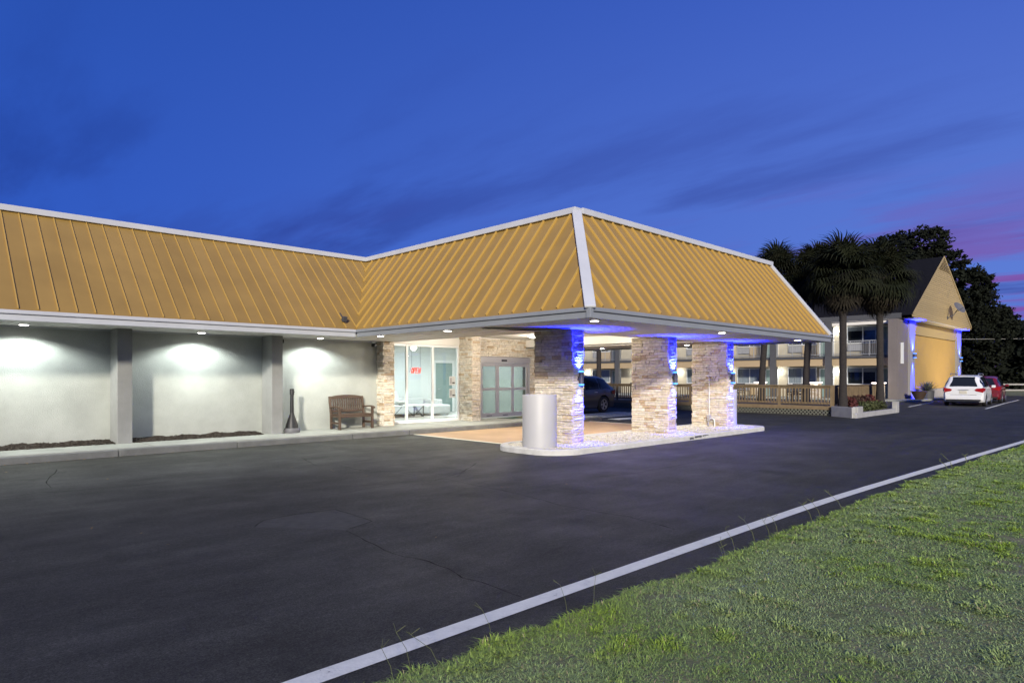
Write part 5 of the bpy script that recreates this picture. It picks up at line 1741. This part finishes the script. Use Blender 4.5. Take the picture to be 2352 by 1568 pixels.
def make_car(name, label, loc, rz, paint, Lc, W, top, belt, wheels, wr, rails=False, clear=0.24, plate=True):
    """x runs from the rear (0) to the nose (Lc); top/belt: tables of heights along x"""
    t = thing(name, label, 'car', loc, None, rz)
    hw = W / 2
    plan = [(0, 0.86), (0.12, 0.95), (0.5, 0.99), (1.0, 1.0), (Lc - 1.2, 1.0), (Lc - 0.5, 0.94), (Lc - 0.12, 0.80), (Lc, 0.66)]
    ra = wr + 0.07
    xs_ = set([0, 0.05, 0.12, Lc, Lc - 0.05, Lc - 0.15])
    for k in range(int(Lc / 0.16)):
        xs_.add(0.16 * k)
    for wx in wheels:
        for k in range(-8, 9):
            xs_.add(wx + ra * math.sin(k / 8 * math.pi / 2))
    for tb in (top, belt):
        xs_.update(p[0] for p in tb)
    xs_ = sorted(x for x in xs_ if 0 <= x <= Lc)
    def arch(x):
        z = clear + (0.10 if x < 0.15 or x > Lc - 0.2 else 0)
        for wx in wheels:
            d_ = abs(x - wx)
            if d_ < ra:
                z = max(z, wr + math.sqrt(max(0, ra * ra - d_ * d_)))
        return z
    def side(x, z):
        """half width of the body at height z"""
        w_ = interp(plan, x) * hw
        b_, tp = interp(belt, x), interp(top, x)
        if z <= b_:
            k = (z - 0.2) / max(0.1, b_ - 0.2)
            return w_ * (0.955 + 0.045 * math.sin(math.pi * min(1, max(0, k)) * 0.9))
        k = (z - b_) / max(0.02, tp - b_)
        return w_ * 0.965 - (0.20 * k * k + 0.10 * k) * min(1, (tp - b_) / 0.4)
    rings = []
    for x in xs_:
        zb, b_, tp = arch(x), interp(belt, x), interp(top, x)
        zb = min(zb, b_ - 0.05)
        zs = [zb, lerp(zb, b_, 0.35), lerp(zb, b_, 0.7), b_, lerp(b_, tp, 0.5), lerp(b_, tp, 0.88)]
        half = [(0.0, clear + 0.02)] if False else [(0.0, zb), (side(x, zb) * 0.9, zb)]
        half += [(side(x, z), z) for z in zs]
        half += [(side(x, tp) * 0.90, tp - 0.008), (side(x, tp) * 0.5, tp + 0.012), (0.0, tp + 0.018)]
        ring = [(x, y, z) for y, z in half] + [(x, -y, z) for y, z in half[-2:0:-1]]
        rings.append(ring)
    n_ = len(rings[0])
    mb = MB()
    mb.add([p for r_ in rings for p in r_], [(i * n_ + k, i * n_ + (k + 1) % n_, (i + 1) * n_ + (k + 1) % n_, (i + 1) * n_ + k) for i in range(len(rings) - 1) for k in range(n_)]
           + [tuple(range(n_)), tuple((len(rings) - 1) * n_ + k for k in range(n_))])
    mb.build('body', paint, t, smooth=True, local=True)
    # underside
    MB().box(0.3, Lc - 0.3, -hw + 0.28, hw - 0.28, clear - 0.06, clear + 0.25).build('underbody', M['black'], t, local=True)
    # side glass
    g0 = next(a for a, z in top if z > max(v for _, v in top) - 0.12)
    glass_spans = t_spans = []
    roof = max(v for _, v in top)
    xr = [x for x in xs_ if interp(top, x) - interp(belt, x) > 0.22]
    x0, x1 = xr[0] + 0.05, xr[-1] - 0.05
    cuts = [lerp(x0, x1, k) for k in (0, 0.30, 0.64, 1.0)]
    for s in (-1, 1):
        for a, b in zip(cuts, cuts[1:]):
            a, b = a + 0.035, b - 0.035
            k_ = 8
            vs = []
            for i in range(k_ + 1):
                x = lerp(a, b, i / k_)
                zl, zh = interp(belt, x) + 0.035, interp(top, x) - 0.09
                zh = max(zh, zl + 0.02)
                for z in (zl, (zl + zh) / 2, zh):
                    vs.append((x, s * (side(x, z) + 0.008), z))
            MB().add(vs, [(3 * i + j, 3 * i + j + 1, 3 * i + j + 4, 3 * i + j + 3) for i in range(k_) for j in range(2)]).build('side_window', M['darkglass'], t, smooth=True, local=True)
        # handles and mirror
        hx = lerp(x0, x1, 0.36)
        MB().bar((hx, s * (side(hx, interp(belt, hx) - 0.1) + 0.015), interp(belt, hx) - 0.10), (hx + 0.18, s * (side(hx, interp(belt, hx) - 0.1) + 0.015), interp(belt, hx) - 0.10), 0.025, 0.03).build('handle', M['chrome'], t, local=True)
        mx = x1 - 0.35
        MB().obox((mx, s * (hw + 0.10), interp(belt, mx) + 0.10), (0.10, 0.20, 0.15), Matrix.Identity(3)).build('mirror', paint, t, bevel=0.03, local=True)
    # rear glass on the slope between the first roof points
    def slope_glass(nm, xa, xb):
        vs = []
        for i in range(5):
            x = lerp(xa, xb, i / 4)
            tp = interp(top, x)
            for k in (-0.80, -0.3, 0.3, 0.80):
                vs.append((x, k * side(x, tp) * 1.02, tp + (0.022 if abs(k) < 0.5 else 0.012)))
        MB().add(vs, [(4 * i + j, 4 * i + j + 1, 4 * i + j + 5, 4 * i + j + 4) for i in range(4) for j in range(3)]).build(nm, M['darkglass'], t, smooth=True, local=True)
    rl = [p for p in top if p[1] > roof - 0.14]
    xa = top[1][0]
    slope_glass('rear_window', lerp(top[1][0], rl[0][0], 0.06), lerp(top[1][0], rl[0][0], 0.93))
    fr_ = [p for p in top if p[0] > rl[-1][0]]
    slope_glass('windscreen', lerp(rl[-1][0], fr_[0][0], 0.06), lerp(rl[-1][0], fr_[0][0], 0.95))
    # lights, bumper, plate
    zb = interp(belt, 0.1)
    for s in (-1, 1):
        tlm = MB()
        y1 = s * hw * 0.90
        y0 = s * hw * 0.52
        tlm.prism([(-0.012, y0, zb - 0.08), (-0.012, y0 + s * 0.05, zb - 0.16), (0.0, y1, zb - 0.24), (0.0, y1, zb + 0.02), (-0.005, y0 + s * 0.1, zb - 0.02)],
                  [(0.10, y0, zb - 0.08), (0.10, y0 + s * 0.05, zb - 0.16), (0.10, y1, zb - 0.24), (0.10, y1, zb + 0.02), (0.10, y0 + s * 0.1, zb - 0.02)])
        tlm.prism([(0.02, s * (hw * 0.86), zb - 0.23), (0.34, s * (hw * 0.985), zb - 0.13), (0.38, s * (hw * 0.985), zb - 0.02), (0.03, s * hw * 0.88, zb + 0.03)],
                  [(0.02, s * (hw * 0.9 + 0.012), zb - 0.23), (0.34, s * (hw * 0.985 + 0.012), zb - 0.13), (0.38, s * (hw * 0.985 + 0.012), zb - 0.02), (0.03, s * (hw * 0.92 + 0.012), zb + 0.03)])
        tlm.build('tail_light', M['taillight'], t, local=True)
        MB().box(-0.022, 0.05, s * hw * 0.62 - 0.1, s * hw * 0.62 + 0.1, 0.44, 0.475).build('reflector', M['taillight'], t, local=True)
        MB().prism([(Lc - 0.18, s * hw * 0.50, 0.66), (Lc - 0.30, s * hw * 0.86, 0.68), (Lc - 0.42, s * hw * 0.9, 0.80), (Lc - 0.24, s * hw * 0.5, 0.76)],
                   [(Lc - 0.02, s * hw * 0.50, 0.66), (Lc - 0.12, s * hw * 0.84, 0.68), (Lc - 0.30, s * hw * 0.95, 0.80), (Lc - 0.12, s * hw * 0.5, 0.76)]).build('headlight', M['chrome'], t, local=True)
    bp = MB()
    bp.prism([(-0.03, -hw * 0.84, 0.38), (-0.05, -hw * 0.3, 0.38), (-0.05, hw * 0.3, 0.38), (-0.03, hw * 0.84, 0.38), (0.2, hw * 0.95, 0.38), (0.2, -hw * 0.95, 0.38)],
             [(-0.02, -hw * 0.84, 0.60), (-0.04, -hw * 0.3, 0.60), (-0.04, hw * 0.3, 0.60), (-0.02, hw * 0.84, 0.60), (0.2, hw * 0.95, 0.60), (0.2, -hw * 0.95, 0.60)])
    bp.build('bumper', paint, t, bevel=0.025, local=True)
    MB().box(-0.015, 0.1, -hw * 0.8, hw * 0.8, 0.29, 0.375).build('lower_trim', M['black'], t, local=True)
    # tailgate crease
    for yz in (((-hw * 0.62, 0.64), (hw * 0.62, 0.64)),):
        MB().bar((-0.006, yz[0][0], yz[0][1]), (-0.006, yz[1][0], yz[1][1]), 0.012, 0.012).build('tailgate_seam', M['black'], t, local=True)
    MB().box(-0.016, 0.02, -0.24, 0.24, zb - 0.11, zb - 0.075).build('tailgate_handle', M['chrome'], t, local=True)
    if plate:
        MB().box(-0.018, 0.01, -0.17, 0.17, zb - 0.30, zb - 0.14).build('number_plate', M['plate'], t, local=True)
    if rails:
        for s in (-1, 1):
            xa_, xb_ = rl[0][0] + 0.1, rl[-1][0] - 0.1
            y = s * hw * 0.66
            MB().tube([(xa_, y, roof - 0.0), (xa_ + 0.12, y, roof + 0.07), (xb_ - 0.12, y, roof + 0.07), (xb_, y, roof)], 0.022, 6).build('roof_rail', M['chrome'], t, smooth=True, local=True)
    MB().tube([(rl[0][0] + 0.25, 0.1, roof), (rl[0][0] + 0.05, 0.1, roof + 0.22)], 0.006, 5).build('aerial', M['black'], t, local=True)
    for wx in wheels:
        for s in (-1, 1):
            rot = Matrix.Rotation(R(90) * (-s), 3, 'X')
            c = (wx, s * (hw - 0.20), wr)
            w_ = MB().lathe([(wr * 0.62, -0.0), (wr * 0.92, -0.0), (wr, 0.035), (wr, 0.17), (wr * 0.93, 0.20), (wr * 0.68, 0.205), (wr * 0.64, 0.15)], 32, c, rot).build('tyre', M['rubber'], t, smooth=True, local=True)
            rm = MB()
            rm.lathe([(wr * 0.645, 0.14), (wr * 0.66, 0.20), (wr * 0.60, 0.20), (wr * 0.58, 0.14)], 28, c, rot)
            rm.lathe([(0.001, 0.19), (0.06, 0.185), (0.07, 0.14)], 14, c, rot)
            for k in range(5):
                a = 2 * math.pi * k / 5
                rm.add([Vector(c) + rot @ Vector((r_ * math.cos(a + d_), r_ * math.sin(a + d_), z_)) for r_, d_, z_ in
                        ((0.05, -0.5, 0.175), (0.05, 0.5, 0.175), (wr * 0.6, 0.17, 0.19), (wr * 0.6, -0.17, 0.19), (0.05, -0.5, 0.13), (0.05, 0.5, 0.13), (wr * 0.6, 0.17, 0.14), (wr * 0.6, -0.17, 0.14))],
                       [(0, 1, 2, 3), (4, 7, 6, 5), (0, 3, 7, 4), (1, 5, 6, 2)])
            rm.build('rim', M['chrome'], w_, local=True, smooth=False)
            MB().lathe([(0.0001, 0.12), (wr * 0.6, 0.12)], 24, c, rot).build('brake_disc', M['black'], w_, local=True)
    return t

van_top = [(0, 1.02), (0.02, 1.05), (0.42, 1.66), (0.9, 1.72), (2.2, 1.75), (3.2, 1.70), (4.35, 1.10), (4.9, 0.95), (5.1, 0.72)]
van_belt = [(0, 1.0), (0.6, 1.04), (3.9, 0.98), (4.35, 0.94), (4.9, 0.84), (5.1, 0.64)]
suv_top = [(0, 1.02), (0.03, 1.06), (0.62, 1.58), (1.0, 1.66), (2.0, 1.70), (2.7, 1.66), (3.55, 1.12), (4.5, 0.98), (4.75, 0.72)]
suv_belt = [(0, 1.0), (0.8, 1.06), (3.0, 0.99), (3.55, 0.98), (4.5, 0.86), (4.75, 0.64)]
make_car('white_minivan', 'white minivan with roof rails parked before the yellow gable, rear toward us', (43.45, 8.38, 0), R(5), M['carwhite'], 5.1, 1.98, van_top, van_belt, (1.0, 4.05), 0.34, True)
make_car('red_suv', 'dark red car parked beyond the white minivan', (50.0, 8.6, 0), R(5), M['carred'], 4.75, 1.86, suv_top, suv_belt, (0.92, 3.65), 0.36)
make_car('dark_suv', 'dark grey SUV with red tail light behind the first stone column', (25.0, 19.4, 0), R(180), M['cardark'], 4.75, 1.86, suv_top, suv_belt, (0.95, 3.65), 0.37)
make_car('silver_car', 'silver car parked before the motel, roof showing over the deck rail', (45.2, 25.5, 0), R(0), M['carsilver'], 4.75, 1.86, suv_top, suv_belt, (0.92, 3.65), 0.36)

# ================================================================== grass
def grass():
    rs = np.random.RandomState(11)
    pts = []
    def scatter(n_, x0, x1, y0):
        x = rs.uniform(x0, x1, n_)
        e = np.array([lawn_edge(float(a)) for a in x])
        y = rs.uniform(0, 1, n_) * (e - y0) + y0
        return x, y, e
    sets = [scatter(170000, 1.0, 6.5, 0.0), scatter(130000, 6.0, 13.0, 0.4), scatter(80000, 12.0, 24.0, 1.0), scatter(26000, -3, 14, -4), scatter(14000, 14, 30, -4)]
    X = np.concatenate([s_[0] for s_ in sets])
    Y = np.concatenate([s_[1] for s_ in sets])
    E_ = np.concatenate([s_[2] for s_ in sets])
    n_ = len(X)
    dist = np.hypot(X, Y)
    cl = np.array([noise.noise((a * 1.7, b * 1.7, 0.0)) for a, b in zip(X, Y)])
    cl2 = np.array([noise.noise((a * 5.0, b * 5.0, 3.0)) for a, b in zip(X, Y)])
    cl3 = np.array([noise.noise((a * 0.55, b * 0.55, 8.0)) for a, b in zip(X, Y)])
    edge = np.clip(1 - (E_ - Y) / 0.45, 0, 1)
    tuft = np.clip(cl2 * 2.0 + cl * 1.2 - 0.25, 0, 1)
    bare = (cl * 0.7 + cl2 * 0.6 < -0.42)
    keep = ~(bare & (rs.uniform(0, 1, n_) < 0.85))
    X, Y, dist, cl, cl2, cl3, edge, tuft = (a[keep] for a in (X, Y, dist, cl, cl2, cl3, edge, tuft))
    n_ = len(X)
    Z = np.array([lawn_z(float(a), float(b)) for a, b in zip(X, Y)])
    ln_ = rs.uniform(0.015, 0.034, n_) * (1 + 0.9 * tuft + 0.9 * edge * rs.uniform(0, 1, n_)) * (1 + 0.25 * (rs.uniform(0, 1, n_) > 0.93))
    wd = rs.uniform(0.0013, 0.0026, n_) * np.clip(dist / 4.0, 0.9, 4.5) * (1 + 0.5 * tuft)
    az_ = rs.uniform(0, 2 * np.pi, n_)
    lean = rs.uniform(0.9, 2.2, n_) * (1 - 0.35 * tuft)
    d_ = np.stack([np.cos(az_), np.sin(az_)], 1)
    s_ = np.stack([-np.sin(az_), np.cos(az_)], 1) * wd[:, None]
    b0 = np.stack([X, Y, Z - 0.004], 1)
    mid = b0 + np.concatenate([d_ * (ln_ * 0.45 * lean)[:, None], (ln_ * np.clip(0.7 - 0.2 * lean, 0.3, 1))[:, None]], 1)
    tip = b0 + np.concatenate([d_ * (ln_ * 1.0 * lean)[:, None], (ln_ * np.clip(1.0 - 0.42 * lean, 0.22, 1))[:, None]], 1)
    s3 = np.concatenate([s_, np.zeros((n_, 1))], 1)
    V = np.stack([b0 - s3, b0 + s3, mid + s3 * 0.8, mid - s3 * 0.8, tip], 1).reshape(-1, 3)
    idx = (np.arange(n_) * 5)[:, None]
    quads = idx + np.array([[0, 1, 2, 3]])
    tris = idx + np.array([[3, 2, 4]])
    me = bpy.data.meshes.new('grass')
    me.vertices.add(len(V))
    me.vertices.foreach_set('co', V.ravel())
    loops = np.concatenate([quads.ravel(), tris.ravel()])
    me.loops.add(len(loops))
    me.loops.foreach_set('vertex_index', loops.astype(np.int32))
    me.polygons.add(2 * n_)
    starts = np.concatenate([np.arange(n_) * 4, 4 * n_ + np.arange(n_) * 3])
    me.polygons.foreach_set('loop_start', starts.astype(np.int32))
    me.update(calc_edges=True)
    me.validate()
    green = np.array([0.26, 0.38, 0.05])
    dull = np.array([0.26, 0.37, 0.125])
    grey = np.array([0.33, 0.41, 0.19])
    straw = np.array([0.38, 0.33, 0.18])
    k = np.clip(0.35 + 0.9 * tuft + 0.6 * edge + 0.25 * cl, 0, 1)[:, None]
    c = dull * (1 - k) + green * k
    kg = (np.clip(cl3 * 1.6 + 0.15, 0, 0.6) * (1 - 0.7 * edge))[:, None]
    c = c * (1 - kg) + grey * kg
    st = (rs.uniform(0, 1, n_) < (0.05 + 0.10 * np.clip(-cl, 0, 1)))[:, None]
    c = np.where(st, straw, c) * rs.uniform(0.72, 1.25, (n_, 1))
    a = me.color_attributes.new('tint', 'FLOAT_COLOR', 'POINT')
    rgba = np.concatenate([np.repeat(c, 5, 0), np.ones((5 * n_, 1))], 1)
    a.data.foreach_set('color', rgba.astype(np.float32).ravel())
    m = bpy.data.materials.new('grass_blades')
    m.use_nodes = True
    b = m.node_tree.nodes['Principled BSDF']
    at = m.node_tree.nodes.new('ShaderNodeAttribute')
    at.attribute_name = 'tint'
    m.node_tree.links.new(at.outputs['Color'], b.inputs['Base Color'])
    b.inputs['Roughness'].default_value = 0.6
    b.inputs['Specular IOR Level'].default_value = 0.3
    me.materials.append(m)
    o = bpy.data.objects.new('grass', me)
    COL.objects.link(o)
    o['kind'] = 'stuff'
grass()
# tall seed stalks along the edge
M['stalk'] = mat('seed_stalk', (0.13, 0.15, 0.05), 0.8)
sk = MB()
for x in (1.95, 2.1, 2.25, 2.7, 3.3, 3.6, 5.2, 5.35, 5.6, 5.95, 6.3, 6.5, 7.4, 7.5, 8.3, 13.2, 13.5, 14.2):
    y = lawn_edge(x) - rnd.uniform(0.0, 0.08)
    h = rnd.uniform(0.14, 0.26)
    lx_, ly_ = rnd.uniform(-0.12, 0.05), rnd.uniform(0.0, 0.14)
    w_ = 0.0016 * max(1, x / 4)
    tipp = Vector((x + lx_, y + ly_, h))
    sk.tube([(x, y, 0), (x + lx_ * 0.35, y + ly_ * 0.35, h * 0.6), tipp], w_, 3)
    for k in range(rnd.randint(2, 3)):
        a = rnd.uniform(0, 6.28)
        sk.tube([tipp, tipp + Vector((math.cos(a) * 0.05, math.sin(a) * 0.05, 0.035))], w_ * 0.8, 3)
sk.build('grass_stalks', M['stalk'])['kind'] = 'stuff'

# dry leaves and grit along the kerb
M['dryleaf'] = rand_mat('dry_leaf', [(0.22, 0.15, 0.07), (0.30, 0.22, 0.12)], 0.9, 0.0)
lf = MB()
for i in range(170):
    x = rnd.uniform(0.5, 8.5) if i < 130 else rnd.uniform(1.5, 10)
    y = 15.13 - abs(rnd.gauss(0, 0.05)) - 0.01 if i < 130 else rnd.uniform(4, 15)
    s = rnd.uniform(0.008, 0.025)
    m = Euler((rnd.uniform(-0.4, 0.4), rnd.uniform(-0.4, 0.4), rnd.uniform(0, 6.28))).to_matrix()
    p = Vector((x, y, 0.008))
    lf.add([p + m @ Vector(v) for v in ((-s, 0, 0), (0, -s * 0.5, 0.003), (s, 0, 0), (0, s * 0.5, 0.003))], [(0, 1, 2, 3)])
lf.build('leaf_litter', M['dryleaf'])['kind'] = 'stuff'
